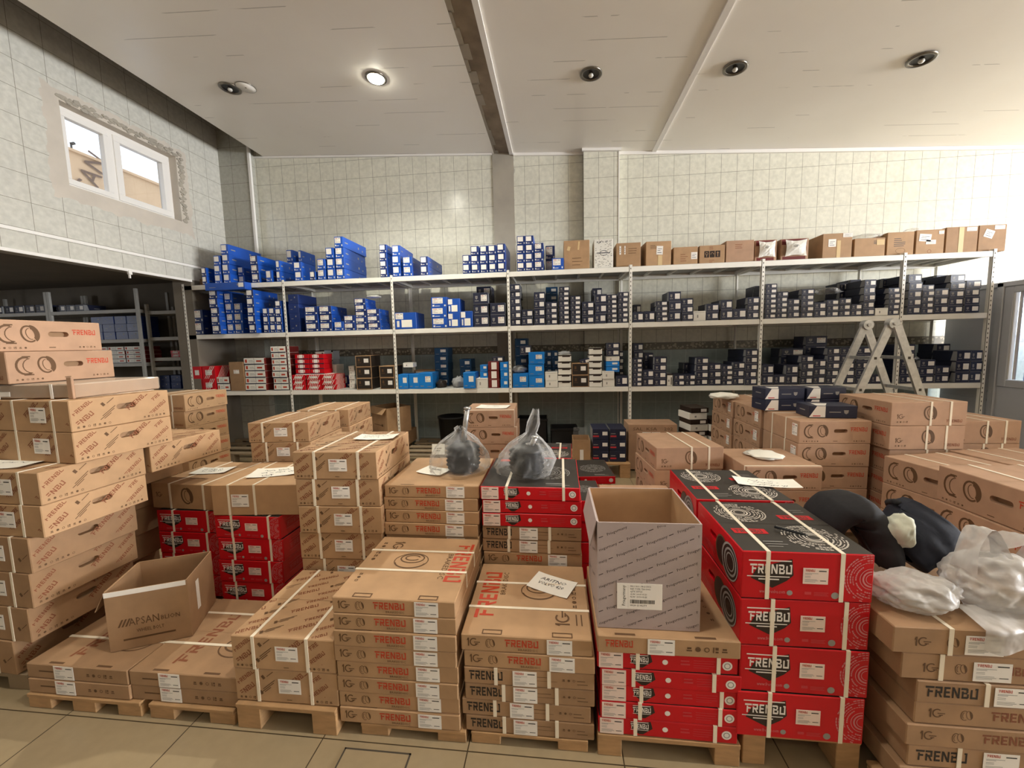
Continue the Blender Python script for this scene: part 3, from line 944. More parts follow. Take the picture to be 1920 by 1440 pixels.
# neighbouring building seen through the window
bl = thing('neighbouring_building', 'tan building wall with large dark letters outside the high window', 'building', (-9.5, 5, 0))
mb = MB(); mb.box(-1.0, -6, 2.6, 0, 9, 5.50, 'facade'); mb.box(-1.05, -6, 5.50, .05, 9, 5.55, 'facade'); mb.obj('facade_wall', bl)
mb = MB(); mb.decal((Vector((.0, 0, 0)), Vector((0, 1, 0)), Vector((0, 0, 1)), Vector((1, 0, 0))), xf(put_text('SAN', .36, 0, 0, width=.85), 1, 1, 2.66, 4.72, 1.2), 'facade_letter', .03); mb.obj('facade_lettering', bl)
mb = MB(); mb.tube([(-.3, 2.6, 5.5), (-.3, 2.6, 5.78)], .018, 'lamp_dark', 6); mb.tube([(-.3, 2.6, 5.78), (-.3, 2.66, 5.82)], .03, 'lamp_dark', 6); mb.obj('roof_pole', bl)

# near wall, and the right wall with the wide glazed opening that lets the daylight in
mb = MB()
mb.box(-10, YN - .2, 0, XR, YN, 5.4, 'dark_wall')
struct('wall_near', mb)
mb = MB()
mb.box(XR, YN, 0, XR + .2, YB, .9, 'tile_side'); mb.box(XR, YN, 3.2, XR + .2, YB, 5.4, 'tile_side')
mb.box(XR, 3.5, .9, XR + .2, YB, 3.2, 'tile_side'); mb.box(XR, YN, .9, XR + .2, -1.5, 3.2, 'tile_side')
struct('wall_right', mb)
wn = link('window_2', None); wn['kind'] = 'structure'
mb = MB()
for k in range(5):
    y = -1.5 + k * 5.0 / 4
    mb.box(XR + .05, y - .03, .9, XR + .12, y + .03, 3.2, 'pvc_white')
mb.box(XR + .05, -1.5, .9, XR + .12, 3.5, .96, 'pvc_white'); mb.box(XR + .05, -1.5, 3.14, XR + .12, 3.5, 3.2, 'pvc_white')
mb.obj('window_frame', wn)
mb = MB(); mb.box(XR + .08, -1.47, .93, XR + .085, 3.47, 3.17, 'window_glass'); mb.obj('window_pane', wn)

# ceiling: sloping panels, a bare strip between two fields, white joint trims
def slab(mb, x0, y0, x1, y1, m, dz=0.0, t=.05):
    P = [Vector((x, y, ceil_z(x) + dz + k)) for k in (0, t) for y in (y0, y1) for x in (x0, x1)]
    mb.mesh_part(P, [(0, 2, 3, 1), (4, 5, 7, 6), (0, 1, 5, 4), (2, 6, 7, 3), (0, 4, 6, 2), (1, 3, 7, 5)], m)
mb = MB()
slab(mb, -4.26, YN, -.82, YB, 'ceiling_panel')
slab(mb, -.60, YN, 1.33, YB, 'ceiling_panel')
slab(mb, 1.33, YN, XR + .1, YB, 'ceiling_panel', .004)
struct('ceiling', mb)
mb = MB(); slab(mb, -.86, YN, -.56, YB, 'concrete', .012)
for i in range(60):                                     # crumbled edge of the plaster along the strip
    y = YN + .1 + i * .18; w = rnd.uniform(.03, .12)
    slab(mb, -.83, y, -.83 + w, y + .2, 'plaster', .006, .01)
struct('ceiling_strip', mb)
mb = MB(); slab(mb, -.605, YN, -.555, YB, 'pvc_white', -.02, .09); struct('trim_5', mb)
mb = MB(); slab(mb, 1.305, YN, 1.36, YB, 'pvc_white', -.015, .02); struct('trim_6', mb)
mb = MB(); slab(mb, -4.42, YB - .03, -.85, YB, 'pvc_white', -.02, .022); slab(mb, -.55, YB - .03, .40, YB, 'pvc_white', -.035, .037); slab(mb, .38, YB - .14, .89, YB - .10, 'pvc_white', -.035, .04); slab(mb, .865, YB - .03, XR, YB, 'pvc_white', -.04, .042); struct('trim_7', mb)
mb = MB(); mb.box(.858, YB - .106, 0, .872, YB - .092, ceil_z(.86), 'pvc_white'); struct('trim_8', mb)
# dark void above the left edge of the ceiling
mb = MB(); mb.box(XL - T, YN, 5.4, XR + .2, YB + .2, 5.5, 'dark_wall'); struct('roof_slab', mb)

# ceiling lamps
def lamp(x, y, label, on=False, cover=False):
    z = ceil_z(x)
    t = thing('ceiling_downlight', label, 'ceiling light', (x, y, z), 0, 'round ceiling downlights')
    a = math.atan(-.058)
    t.rotation_euler = (0, -a, 0)
    mb = MB(); mb.lathe([(.105, -.001), (.105, -.012), (.085, -.016), (.078, -.004)], 'lamp_metal', 28); mb.obj('rim', t, True)
    mb = MB(); mb.lathe([(.079, -.006), (.07, -.002), (.045, -.001), (.0, -.0008)], 'lamp_dark' if not on else 'pvc_white', 24); rf_ = mb.obj('reflector', t, True)
    mb = MB(); mb.lathe([(.0, -.034), (.016, -.032), (.024, -.022), (.02, -.006), (.0, -.004)] if not on else [(.0, -.04), (.05, -.037), (.075, -.022), (.078, -.006)], 'bulb_on' if on else 'bulb_off', 16); mb.obj('bulb', rf_, True)  # lit bulb drawn wider, its glare put into the shape
    return t
lamp(-3.42, 4.21, 'unlit round ceiling downlight near the high window wall')
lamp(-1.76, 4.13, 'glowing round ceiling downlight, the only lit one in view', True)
lamp(.37, 4.18, 'unlit dark ceiling downlight between the bare strip and the white joint trim')
lamp(1.68, 4.17, 'unlit ceiling downlight just past the white joint trim')
lamp(3.22, 4.14, 'unlit ceiling downlight farthest from the window wall')
mb = MB(); mb.lathe([(.095, -.001), (.095, -.007), (.0, -.008)], 'ceiling_panel', 28)
mb.lathe([(.098, -.0005), (.098, -.006), (.092, -.0075)], 'lamp_metal', 28); mb.lathe([(.01, -.008), (.0, -.0095)], 'lamp_metal', 8)
o = mb.obj('ceiling_blanking_plate', None, True, (-3.235, 4.205, ceil_z(-3.235))); o.rotation_euler = (0, math.atan(.058), 0)
tag(o, 'thin round blanking plate on the ceiling beside an unlit downlight', 'ceiling plate')

# floor hatch
mb = MB(); mb.box(-.80, 1.10, 0, -.555, 1.275, .003, 'floor_tile')
for a in ((-.806, 1.094, -.80, 1.281), (-.555, 1.094, -.549, 1.281), (-.806, 1.275, -.549, 1.281), (-.806, 1.094, -.549, 1.10)):
    mb.box(a[0], a[1], 0, a[2], a[3], .0034, 'slot_dark')
tag(mb.obj('floor_hatch'), 'small square floor hatch in the tiles in front of the tall disc stack', 'hatch')

# right partition: grey panels with a glazed door
pt = link('wall_partition', None); pt['kind'] = 'structure'
PX = 4.95
mb = MB()
for y0, y1 in ((5.10, 5.72), (2.2, 3.0)):
    mb.box(PX, y0, 0, PX + .05, y1, 2.05, 'pvc_grey', .004)
for y in (5.06, 3.0):
    mb.box(PX - .02, y, 0, PX + .07, y + .07, 2.05, 'pvc_grey', .006)
mb.box(PX - .02, 2.2, 2.0, PX + .07, 5.72, 2.055, 'pvc_grey', .006)
mb.obj('partition_panel', pt)
mb = MB(); mb.box(PX - .012, 5.14, .72, PX, 5.68, .74, 'pvc_grey'); mb.box(PX - .012, 5.14, .82, PX, 5.68, .84, 'pvc_grey'); mb.obj('partition_rail', pt)
dr = link('door_1', None); dr['kind'] = 'structure'
mb = MB()
mb.box(PX, 3.07, .02, PX + .05, 5.06, .90, 'pvc_grey', .004)
for y0, y1, z0, z1 in ((4.965, 5.055, .9, 2.0), (3.07, 3.16, .9, 2.0), (3.16, 4.965, .9, .98), (3.16, 4.965, 1.93, 2.0)):
    mb.box(PX - .01, y0, z0, PX + .055, y1, z1, 'pvc_grey', .006)
mb.obj('door_leaf', dr)
mb = MB(); mb.box(PX - .004, 4.945, .985, PX + .03, 4.962, 1.93, 'pvc_white'); mb.box(PX + .005, 4.905, .985, PX + .03, 4.915, 1.93, 'pvc_white'); mb.obj('glazing_bead', dr)
mb = MB(); mb.box(PX + .02, 3.16, .98, PX + .025, 4.95, 1.93, 'door_glass'); mb.obj('door_pane', dr)
mb = MB(); mb.box(PX + .10, 3.1, .95, PX + .11, 4.90, 1.97, 'blind_blue'); tag(mb.obj('roller_blind'), 'blue blind hanging behind the glazed door at the edge of the shelving', 'blind')

# ------------------------------------------------------------------ the dim room beyond the wide opening
mb = MB()
mb.box(-10.2, -1.2, 0, -10, YB, 2.7, 'dark_wall'); mb.box(-10, -1.2, 0, XL - T, -1.0, 2.7, 'dark_wall'); mb.box(-10, YB, 0, XL - T, YB + .1, 2.7, 'dark_wall')
struct('wall_annex', mb)
mb = MB(); mb.box(-10.2, -1.2, 2.58, XL - T, YB, 2.7, 'dark_wall'); struct('ceiling_annex', mb)
wn = link('annex_fill_frame', None); wn['kind'] = 'structure'  # added frame around the annex fill lamp, no known window there
mb = MB()
for a in ((1.85, 1.35, 1.91, 2.45), (3.09, 1.35, 3.15, 2.45), (1.85, 1.35, 3.15, 1.41), (1.85, 2.39, 3.15, 2.45), (2.47, 1.35, 2.53, 2.45)):
    mb.box(-10, a[0], a[1], -9.93, a[2], a[3], 'pvc_white', .004)
mb.obj('window_frame', wn)

# ------------------------------------------------------------------ pallets
def pallet(x0, x1, y0, y1, h, label, blocks=3, wood='wood', bw=.11):
    t = thing('wooden_pallet', label, 'pallet', ((x0 + x1) / 2, (y0 + y1) / 2, 0), 0, None)
    cx, cy = (x0 + x1) / 2, (y0 + y1) / 2
    bt = min(.018, h * .25)
    n = max(3, int((y1 - y0) / .17))
    for i in range(n):
        a = y0 + (y1 - y0 - .1) * i / (n - 1)
        mb = MB(); mb.box(x0 - cx, a - cy, h - bt - .001, x1 - cx, a + .1 - cy, h - .001, wood, .002); mb.obj('deck_board', t)
    for i in range(blocks):
        a = x0 + (x1 - x0 - bw) * i / (blocks - 1)
        for j in range(2):
            b = y0 + (y1 - y0 - .1) * j
            mb = MB(); mb.box(a - cx, b + .004 - cy, 0, a + bw - cx, b + .096 - cy, h - bt - .001, wood, .002); mb.obj('block', t)
    return t

pallet(-2.26, -1.72, 1.325, 1.95, .066, 'low pallet under the flat cartons, end beside the tall printed stack')
pallet(-1.68, -1.30, 1.325, 1.95, .066, 'low pallet under the flat carton with big rotor drawing', 2)
pallet(-1.28, -.862, 1.318, 1.785, .108, 'wooden pallet with thick blocks under the low pair of printed cartons', 2, bw=.10)
pallet(-.77, -.355, 1.335, 2.30, .050, 'low pallet under the eight-high stack of flat disc cartons', 2)
pallet(-.335, .10, 1.34, 1.80, .050, 'low pallet under the disc cartons topped by a handwritten note', 2)
pallet(.135, .625, 1.335, 2.30, .088, 'wooden pallet under the flat red cartons and the open grey box', 2, bw=.085)
pallet(.640, 1.02, 1.35, 2.25, .128, 'wooden pallet under the tall red cartons', 2, bw=.075)
pallet(1.045, 1.62, 1.26, 1.85, .050, 'low pallet under the kraft stack holding the plastic bags', 2)
pallet(-2.95, -2.37, 1.40, 2.40, .078, 'dusty pallet under the tallest printed stack beside the wide opening', 2, 'wood_grey')

BD, DG = 'brake_disc_carton', 'brake_lining_carton'
# ------------------------------------------------------------------ front row
# low flat cartons at the window-wall end
KW, KD_ = .485, .47
L = [('F', xf(icons_row(.016, 5, 1.7), 1, 1, .29, .022) + [rect(.06, .03, .13, .036)], 'print_brown'), ('T', [rect(.10, .008, .17, .018), rect(.33, .008, .40, .018)], 'print_brown'),
     ('T', put_logo(.055, .20, .06, PI / 2 * .98, w=.30), 'print_rust'),
     ('T', ring(.36, .30, .075, .055, .008, 0, 320, 20) + ring(.36, .17, .07, .045, .008, 20, 330, 20) + ring(.36, .155, .085, .06, .006, 170, 350, 16), 'print_brown'),
     ('T', [rect(.003, .235, KW - .003, .2365)], 'kraft_dark')]
kind('flat_low', KW, KD_, .064, allf('kraft_dark'), 'kraft_dark', L, stickers=[('F', .135, .002, .095, .060, 'label_white')], straps=[('x', .16), ('x', .36)])
stack('flat_low', BD, 'carton', 'low flat kraft carton', 'on the pallet under the open kraft box', -2.252, 1.33, .068, 2, 0, 'flat cartons at the opening end')
stack('flat_low', BD, 'carton', 'low flat kraft carton with rotor drawing', 'beside the low printed pair', -1.762, 1.334, .068, 2, 0, 'flat cartons at the opening end')
# printed pair
stack('diag_low', DG, 'carton', 'kraft carton printed with slanting lettering', 'of the low two-high pair', -1.282, 1.33, .110, 2, 0, 'printed cartons with slanting lettering')
# eight-high disc stack
stack(['disc_plain'] * 7 + ['disc_r'], BD, 'carton', ['flat kraft disc carton with white label'] * 7 + ['flat kraft disc carton with big red lettering'], 'of the eight-high stack', -.853, 1.33, .052, 8, 0, 'flat disc cartons, eight-high stack', jit=.008, gap=.0012, straps=None)
# disc stack with the note
stack(['disc_black'] * 4 + ['disc_plain', 'disc_l'], BD, 'carton', ['flat carton with black lettering'] * 4 + ['flat carton with red lettering'] * 2, 'of the stack carrying the handwritten note', -.358, 1.332, .052, 6, 0, 'flat disc cartons under the note', jit=.010, gap=.0021)
# red flats under the wide kraft carton and the grey box
stack('red_flat', BD, 'carton', 'flat red carton, pink label', 'of the five under the grey open box', .140, 1.335, .090, 5, 0, 'flat red cartons under the grey box', jit=.007, gap=.0005)
carton('disc_wide', BD, 'carton', 'wide flat kraft carton directly under the open grey box', .134, 1.325, .415, .5)
# tall red stacks
zt = stack('red', BD, 'carton', 'tall red carton with black shield lettering', 'of the front red stack', .612, 1.332, .131, 4, 0, 'tall red cartons, front stack', jit=.006, gap=.003)
stack('red', BD, 'carton', 'tall red carton', 'of the second red stack, behind the front one', .605, 1.775, .131, 4, 0, 'tall red cartons, rear stack', jit=.005, gap=.003)
# kraft stack at the end of the front row
G = [('disc_black', 1.100, 1.27, .051), ('disc_black', 1.085, 1.275, .116), ('disc_plain', 1.108, 1.28, .181), ('disc_plain', 1.100, 1.28, .246), ('disc_black', 1.094, 1.27, .310)]
kind('disc_thick', .55, .476, .086, allf('kraft_dark'), 'kraft_dark', [('F', xf(year_icon(.03), 1, 1, .06, .026) + xf(disc_icon(.034), 1, 1, .15, .024), 'print_brown'), ('F', put_logo(.028, .24, .03, w=.11), 'print_rust')],
     stickers=[('F', .20, .006, .105, .062, 'label_white')], straps=[('y', .10), ('y', .42)])
kind('end_black', .58, .476, .073, allf('kraft_dark'), 'kraft_dark', [('F', put_logo(.036, .03, .022, w=.14), 'print_black'), ('F', [rect(.34, .03, .5, .034)], 'print_brown')], stickers=[('F', .215, .004, .10, .062, 'label_white')], straps=[('y', .145)])
kind('end_red', .58, .476, .073, allf('kraft_dark'), 'kraft_dark', [('F', xf(year_icon(.03), 1, 1, .04, .024) + xf(disc_icon(.034), 1, 1, .13, .02), 'print_brown'), ('F', put_logo(.03, .22, .026, w=.14), 'print_rust')], stickers=[('F', .385, .004, .10, .062, 'label_white')])
zz = .052
for i, (k, x, s) in enumerate([('end_red', 1.078, 'seventh from the top'), ('end_black', 1.102, 'sixth from the top'), ('end_red', 1.090, 'fifth from the top'), ('end_red', 1.112, 'fourth from the top'),
                               ('end_black', 1.110, 'third from the top'), ('disc_thick', 1.064, 'second from the top'), ('disc_thick', 1.032, 'top')]):
    carton(k, BD, 'carton', 'dim kraft disc carton, ' + s + ' of the stack under the white bags', x, 1.275 + .004 * (i % 2), zz, rnd.uniform(-.3, .3), 'kraft cartons under the white bags', shift=rnd.uniform(-1, 2))
    zz += KIND[k]['H'] + .0022
ZG = zz

# ------------------------------------------------------------------ tall printed stack by the wide opening, far end
kind('print_tall', .50, .42, .159, KIND and allf('kraft_dark'), 'kraft_dark', [('R', diag_art(.42, .159, .022, .66, seed=5)[0], 'print_rust'), ('F', diag_art(.5, .159, .022, .66, seed=6)[1], 'print_brown'),
     ('R', xf(icons_row(.011, 7, 1.8), 1, 1, .02, .014), 'print_brown')], slots={'R': (.21, .10, .085, .026)}, stickers=[('F', .26, .05, .10, .07, 'label_white')], straps=[('y', .16), ('y', .40)])
kind('print_side', .50, .42, .141, allf('kraft'), 'kraft', [('R', diag_art(.42, .141, .022, .66, seed=7)[0], 'print_rust'), ('R', diag_art(.42, .141, .022, .66, seed=7)[1], 'print_brown'), ('F', diag_art(.5, .141, .022, .66, seed=8)[0], 'print_rust'),
     ('T', diag_art(.5, .42, .02, .5, seed=9)[0], 'print_rust'), ('R', xf(icons_row(.011, 7, 1.8), 1, 1, .02, .012) + xf(icons_row(.011, 6, 1.7), 1, 1, .29, .012), 'print_brown')],
     slots={'R': (.22, .088, .085, .026)}, stickers=[('F', .255, .04, .10, .07, 'label_white')], straps=[('y', .15), ('y', .395)])
kind('plain_low', .50, .42, .139, allf('kraft_dark'), 'kraft_dark', [])
kind('plain_tall', .50, .42, .159, allf('kraft_dark'), 'kraft_dark', [])
z = .080
xs = [-2.905, -2.80, -2.765, -2.745, -2.665, -2.66]
for i in range(6):
    k = 'print_tall' if i < 4 else 'print_side'
    o = 6 - i
    pos = 'top layer' if o == 1 else ORD[o] + ' layer down'
    carton(k, DG, 'carton', f'strapped printed carton, {pos} of the tall stack by the opening, aisle side', xs[i], 1.42, z, -3 + rnd.uniform(-.6, .6), 'tall stack by the opening, aisle side')
    if i == 5: carton(k, DG, 'carton', 'printed carton jutting out over plain ones, rear side of the tall stack', xs[i] + .035, 1.425 + .435, z, -3, 'tall stack by the opening, rear side', straps=())
    else: carton('plain_tall' if i < 4 else 'plain_low', DG, 'carton', f'unprinted carton, {pos} of the tall stack by the opening, rear side', xs[i] - .26, 1.425 + .45, z, -3 + rnd.uniform(-.5, .5), 'tall stack by the opening, rear side', straps=())
    z += KIND[k]['H'] + .002
ZS = z
z = ZS
for i, s in enumerate(('lower', 'upper')):
    carton('print_side', DG, 'carton', f'{s} of the two printed cartons with torn hand holes by the opening', -2.64, 1.575, z, -6, 'two printed cartons on the tall stack')
    z += .143
# cling-wrapped flat carton and hand-hole cartons on top
t = thing('wrapped_flat_carton', 'flat carton in shiny cling wrap between printed and plain cartons', 'carton', (-2.45, 1.80, z))
mb = MB(); mb.box(-1.0, -.2, 0, .24, .2, .066, 'kraft_dark', .004); mb.obj('carton_body', t)
mb = MB(); mb.box(-1.003, -.203, .001, .243, .203, .0685, 'wrap', .006); mb.obj('cling_wrap', t)
for a in (-.17, .12):
    mb = MB(); mb.box(a, -.207, .0, a + .014, -.2045, .068, 'label_white'); mb.obj('strap', t)
mb = MB(); mb.box(-.22, -.206, .012, -.10, -.2045, .034, 'label_white'); mb.obj('shipping_label', t)
mb = MB(); mb.box(.225, -.215, .0, .252, -.204, .10, 'kraft_pink', .002); mb.obj('edge_protector', t)
zw = z + .071
hand_kind('hand_big', .50, .43, .150, 'R')
carton('hand_big', DG, 'carton', 'plain carton with hand hole, directly on the cling-wrapped one', -3.03, 1.62, zw, -4.0, 'plain cartons on the cling wrap')
carton('hand_front', DG, 'carton', 'plain carton beside the lower hand-hole carton on the cling wrap', -3.50, 1.78, zw, 8.0, 'plain cartons on the cling wrap')
carton('hand_big', DG, 'carton', 'plain carton with hand hole, topmost of everything by the opening', -3.06, 1.60, zw + .152, -5.0, 'plain cartons on the cling wrap')

# ------------------------------------------------------------------ second row
zt = stack('red_mid', BD, 'carton', 'red carton with black shield', 'of the red column beside the printed four', -1.945, 1.99, .04, 4, 0, 'red cartons under the plain kraft pair', jit=.006, gap=.002)
stack('red_mid', BD, 'carton', 'red carton with black shield', 'of the red column nearer the wide opening', -2.375, 2.04, .04, 4, 0, 'red cartons under the plain kraft pair', jit=.006, gap=.002)
kind('plain_big', .50, .44, .176, allf('kraft'), 'kraft', [('T', [rect(.003, .219, .497, .221)], 'kraft_dark')], stickers=[('F', .115, .05, .10, .072, 'label_white')], straps=[('y', .10), ('y', .25)])
kind('plain_ring', .43, .44, .152, allf('kraft'), 'kraft', [('F', xf(drum_icon(.10), 1, 1, .2, .03) + xf(year_icon(.03), 1, 1, .03, .07), 'print_brown'), ('T', [rect(.003, .219, .427, .221)], 'kraft_dark'), ('T', [rect(.16, .10, .27, .108)], 'print_brown')], straps=[('y', .13), ('y', .36)])
carton('plain_big', BD, 'carton', 'plain kraft carton with creased front, on the red column beside the printed four', -1.945, 1.985, .570, 4)
carton('plain_ring', BD, 'carton', 'plain kraft carton with ring drawing, on the red column nearer the opening', -2.42, 2.07, .570, -3)
stack('diag', DG, 'carton', 'strapped printed carton with white label', 'of the seven-high printed stack', -1.300, 1.80, .022, 7, 1.5, 'seven-high printed stack', jit=.008, gap=.002)
ZP = .022 + 7 * .139
stack('disc_plain', BD, 'carton', 'flat disc carton with red lettering', 'of the stack behind the eight-high one', -.856, 1.835, .050, 12, -.5, 'flat disc cartons, rear stack', jit=.008, gap=.0012, first=1)
ZQ = .050 + 12 * .0642
ks = ['disc_black'] * 6 + ['disc_plain'] + ['disc_black'] * 2 + ['red_flat_nostrap'] * 2 + ['red_flat']
stack(ks, BD, 'carton', ['flat kraft disc carton'] * 9 + ['flat red disc carton with black top'] * 3, 'of the stack behind the noted cartons', -.364, 1.835, .030, 12, -.5, 'flat cartons, stack with red top', jit=.008, gap=.0022)
ZR = .030 + 12 * .066
# stack behind the red one
stack('red', BD, 'carton', 'red carton with black top', 'of the pile behind the bagged part', -.295, 2.76, .03, 4, -2, 'red cartons behind the bagged part', jit=.01)
kind('red_narrow', .19, .36, .130, allf('red_card', T='black_card'), 'red_card', [('T', rotor_art(.09, .2, .06, 1.0, 14), 'print_grey')])
stack('red_narrow', BD, 'carton', 'narrow red carton with black top', 'of the low pile behind the grey box', .085, 2.335, .03, 4, 2, 'low red cartons behind the grey box', jit=.01)
carton('red_flat_nostrap', BD, 'carton', 'black-topped flat carton alone on a low pile near the bare floor', .0, 3.22, .336, 4)
carton('plain_ring', BD, 'carton', 'plain kraft carton lying under the black-topped flat one near the bare floor', .01, 3.22, .182, 4)
carton('plain_ring', BD, 'carton', 'lowest kraft carton under the black-topped flat one near the bare floor', .02, 3.22, .028, 4)
carton('hand_front_plain', BD, 'carton', 'kraft carton with a paper note, just behind the grey open box', .30, 2.335, .342, 1)
carton('hand_front_plain', BD, 'carton', 'lowest kraft carton hidden behind the grey open box', .30, 2.335, .028, 1)
carton('hand_front_plain', BD, 'carton', 'lower kraft carton hidden behind the grey open box', .30, 2.335, .185, 1)

# printed pair further back
kk = 0
for yy, nm in ((2.50, 'front'), (3.0, 'rear')):
    stack('diag', DG, 'carton', 'printed carton with bulging lid', f'of the {nm} column of the distant printed block', -2.125 + (.02 if yy > 2.6 else 0), yy, .026 if yy < 2.6 else .03, 7, 4, 'distant printed block', jit=.008, gap=.002)
# hand-hole stack near the shelf end
stack('hand_right', DG, 'carton', 'kraft carton with hand hole', 'of the stack nearest the shelf end post', -3.87, 3.30, .004, 7, -1, 'hand-hole cartons near the shelf end', jit=.02)
stack('hand_right_bare', DG, 'carton', 'kraft carton with hand hole', 'of the stack between shelf end and opening', -4.02, 2.72, .004, 7, -1, 'hand-hole cartons near the shelf end', jit=.02)
# centre, far
stack('hand_front_plain', BD, 'carton', 'kraft carton with ring drawing', 'of the far stack before the shelf', -.83, 3.53, .12, 5, 2, 'far centre stack', jit=.012)
# strapped hand-hole cartons behind the red stack
stack('hand_left', DG, 'carton', 'strapped kraft carton with hand hole', 'of the stack facing the bare floor patch', .685, 2.80, .12, 4, 5, 'strapped cartons by the bare floor', jit=.008)
stack('hand_front_plain', DG, 'carton', 'kraft carton with hand hole', 'of the pile behind the red stacks', 1.20, 2.62, .06, 4, 2, 'pile behind the red stacks', jit=.008)
for a in ((.70, 1.13, 2.83, 3.24, .118, 'pallet under the strapped cartons by the bare floor'), (-.82, -.40, 3.56, 3.95, .118, 'pallet under the far stack before the shelf'), (1.68, 2.12, 2.95, 4.36, .118, 'long pallet under the block by the ladder'),
          (1.22, 1.64, 2.64, 3.04, .058, 'pallet under the pile behind the red stacks'), (2.22, 2.62, 2.92, 3.30, .098, 'pallet under the stack before the ladder'), (2.73, 3.12, 3.08, 3.46, .098, 'pallet under the low stack beyond the ladder'),
          (1.88, 2.30, 1.66, 2.08, .176, 'thick pallet under the stack nearest the picture edge')):
    pallet(*a, 2, 'wood_grey')
# block on the far side
for row, (yy, nm) in enumerate(((2.93, 'front'), (3.42, 'middle'), (3.91, 'rear'))):
    stack(['hand_left_bare', 'hand_left_bare', 'hand_front_label', 'hand_front_label', 'hand_front_label'] if row == 0 else 'hand_left_label', DG, 'carton', 'kraft carton', f'of the {nm} column of the long block by the ladder', 1.68 - .02 * row, yy, .12, 5, .5, 'long block by the ladder', jit=.006)
zl = .12 + 5 * .16
stack('hand_left', DG, 'carton', 'kraft carton with taped corners', 'of the stack in front of the ladder', 2.20, 2.86, .10, 6, 2, 'stack before the ladder', jit=.01)
stack('hand_left', DG, 'carton', 'kraft carton with loose strap', 'of the low stack between ladder and glazed door', 2.70, 3.02, .10, 5, 3, 'low stack beyond the ladder', jit=.01)
stack('hand_left_big', DG, 'carton', 'large kraft carton with hand hole', 'of the turned stack behind the black cushion', 2.15, 2.25, .055, 4, 12, 'turned stack behind the cushion', jit=.008)
stack('hand_left_big', DG, 'carton', 'large kraft carton', 'of the column beside the turned stack', 2.64, 2.38, .055, 4, 10, 'turned stack behind the cushion', jit=.008)
stack('hand_left_big', DG, 'carton', 'large kraft carton with hand hole', 'of the stack nearest the picture edge', 1.86, 1.63, .18, 4, 2, 'stack at the picture edge', jit=.008)

# ------------------------------------------------------------------ shelving
PX_ = [-5.03, -3.567, -2.078, -.577, .905, 2.40, 3.888, 4.775]
SY0, SY1 = 5.018, 5.70
LEV = (2.39, 1.725, .945)
BAY = ['first', 'second', 'third', 'fourth', 'fifth', 'sixth', 'last']
SHN = ['top shelf', 'middle shelf', 'lower shelf']
for i in range(7):
    x0, x1 = PX_[i], PX_[i + 1]
    t = thing('shelving_bay', f'white slotted-angle shelving bay, {BAY[i]} one counted from the wide opening', 'shelving', ((x0 + x1) / 2, SY0, 0), 0, 'white shelving along the tiled wall')
    cx = (x0 + x1) / 2
    posts = [(x1, SY0), (x1, SY1)] + ([(x0, SY0), (x0, SY1)] if i == 0 else [])
    for px, py in posts:
        mb = MB()
        w = .034
        top = 2.41
        sgn = 1 if py < 5.3 else -1
        mb.box(px - w / 2 - cx, py - SY0, 0, px + w / 2 - cx, py + .003 * sgn - SY0, top, 'shelf_paint')
        mb.box(px - w / 2 - cx, py - SY0, 0, px - w / 2 + .003 - cx, py + .04 * sgn - SY0, top, 'shelf_paint')
        if py < 5.3:
            for k in range(46):
                z = .06 + k * .051
                mb.box(px - .004 - cx, py - SY0 - .0008, z, px + .004 - cx, py - SY0 + .0005, z + .018, 'slot_dark')
        mb.obj('post', t)
    for li, z in enumerate(LEV):
        for py in (SY0, SY1 - .03):
            mb = MB(); mb.box(x0 + .017 - cx, py - SY0 + .002, z - .062, x1 - .017 - cx, py - SY0 + .028, z - .002, 'shelf_paint', .003); mb.obj('beam', t)
        for xx in (x0 + .019, x1 - .045):
            mb = MB(); mb.box(xx - cx, .031, z - .052, xx + .024 - cx, SY1 - SY0 - .031, z - .004, 'shelf_paint'); mb.obj('end_beam', t)
        mb = MB(); mb.box(x0 + .012 - cx, .004, z - .003, x1 - .012 - cx, SY1 - SY0 - .004, z, 'shelf_deck')
        mb.obj('deck', t)
        for k in range(1, 5):
            xx = x0 + (x1 - x0) * k / 5
            mb = MB(); mb.box(xx - .015 - cx, .029, z - .028, xx + .015 - cx, SY1 - SY0 - .031, z - .0035, 'shelf_paint'); mb.obj('deck_rib', t)

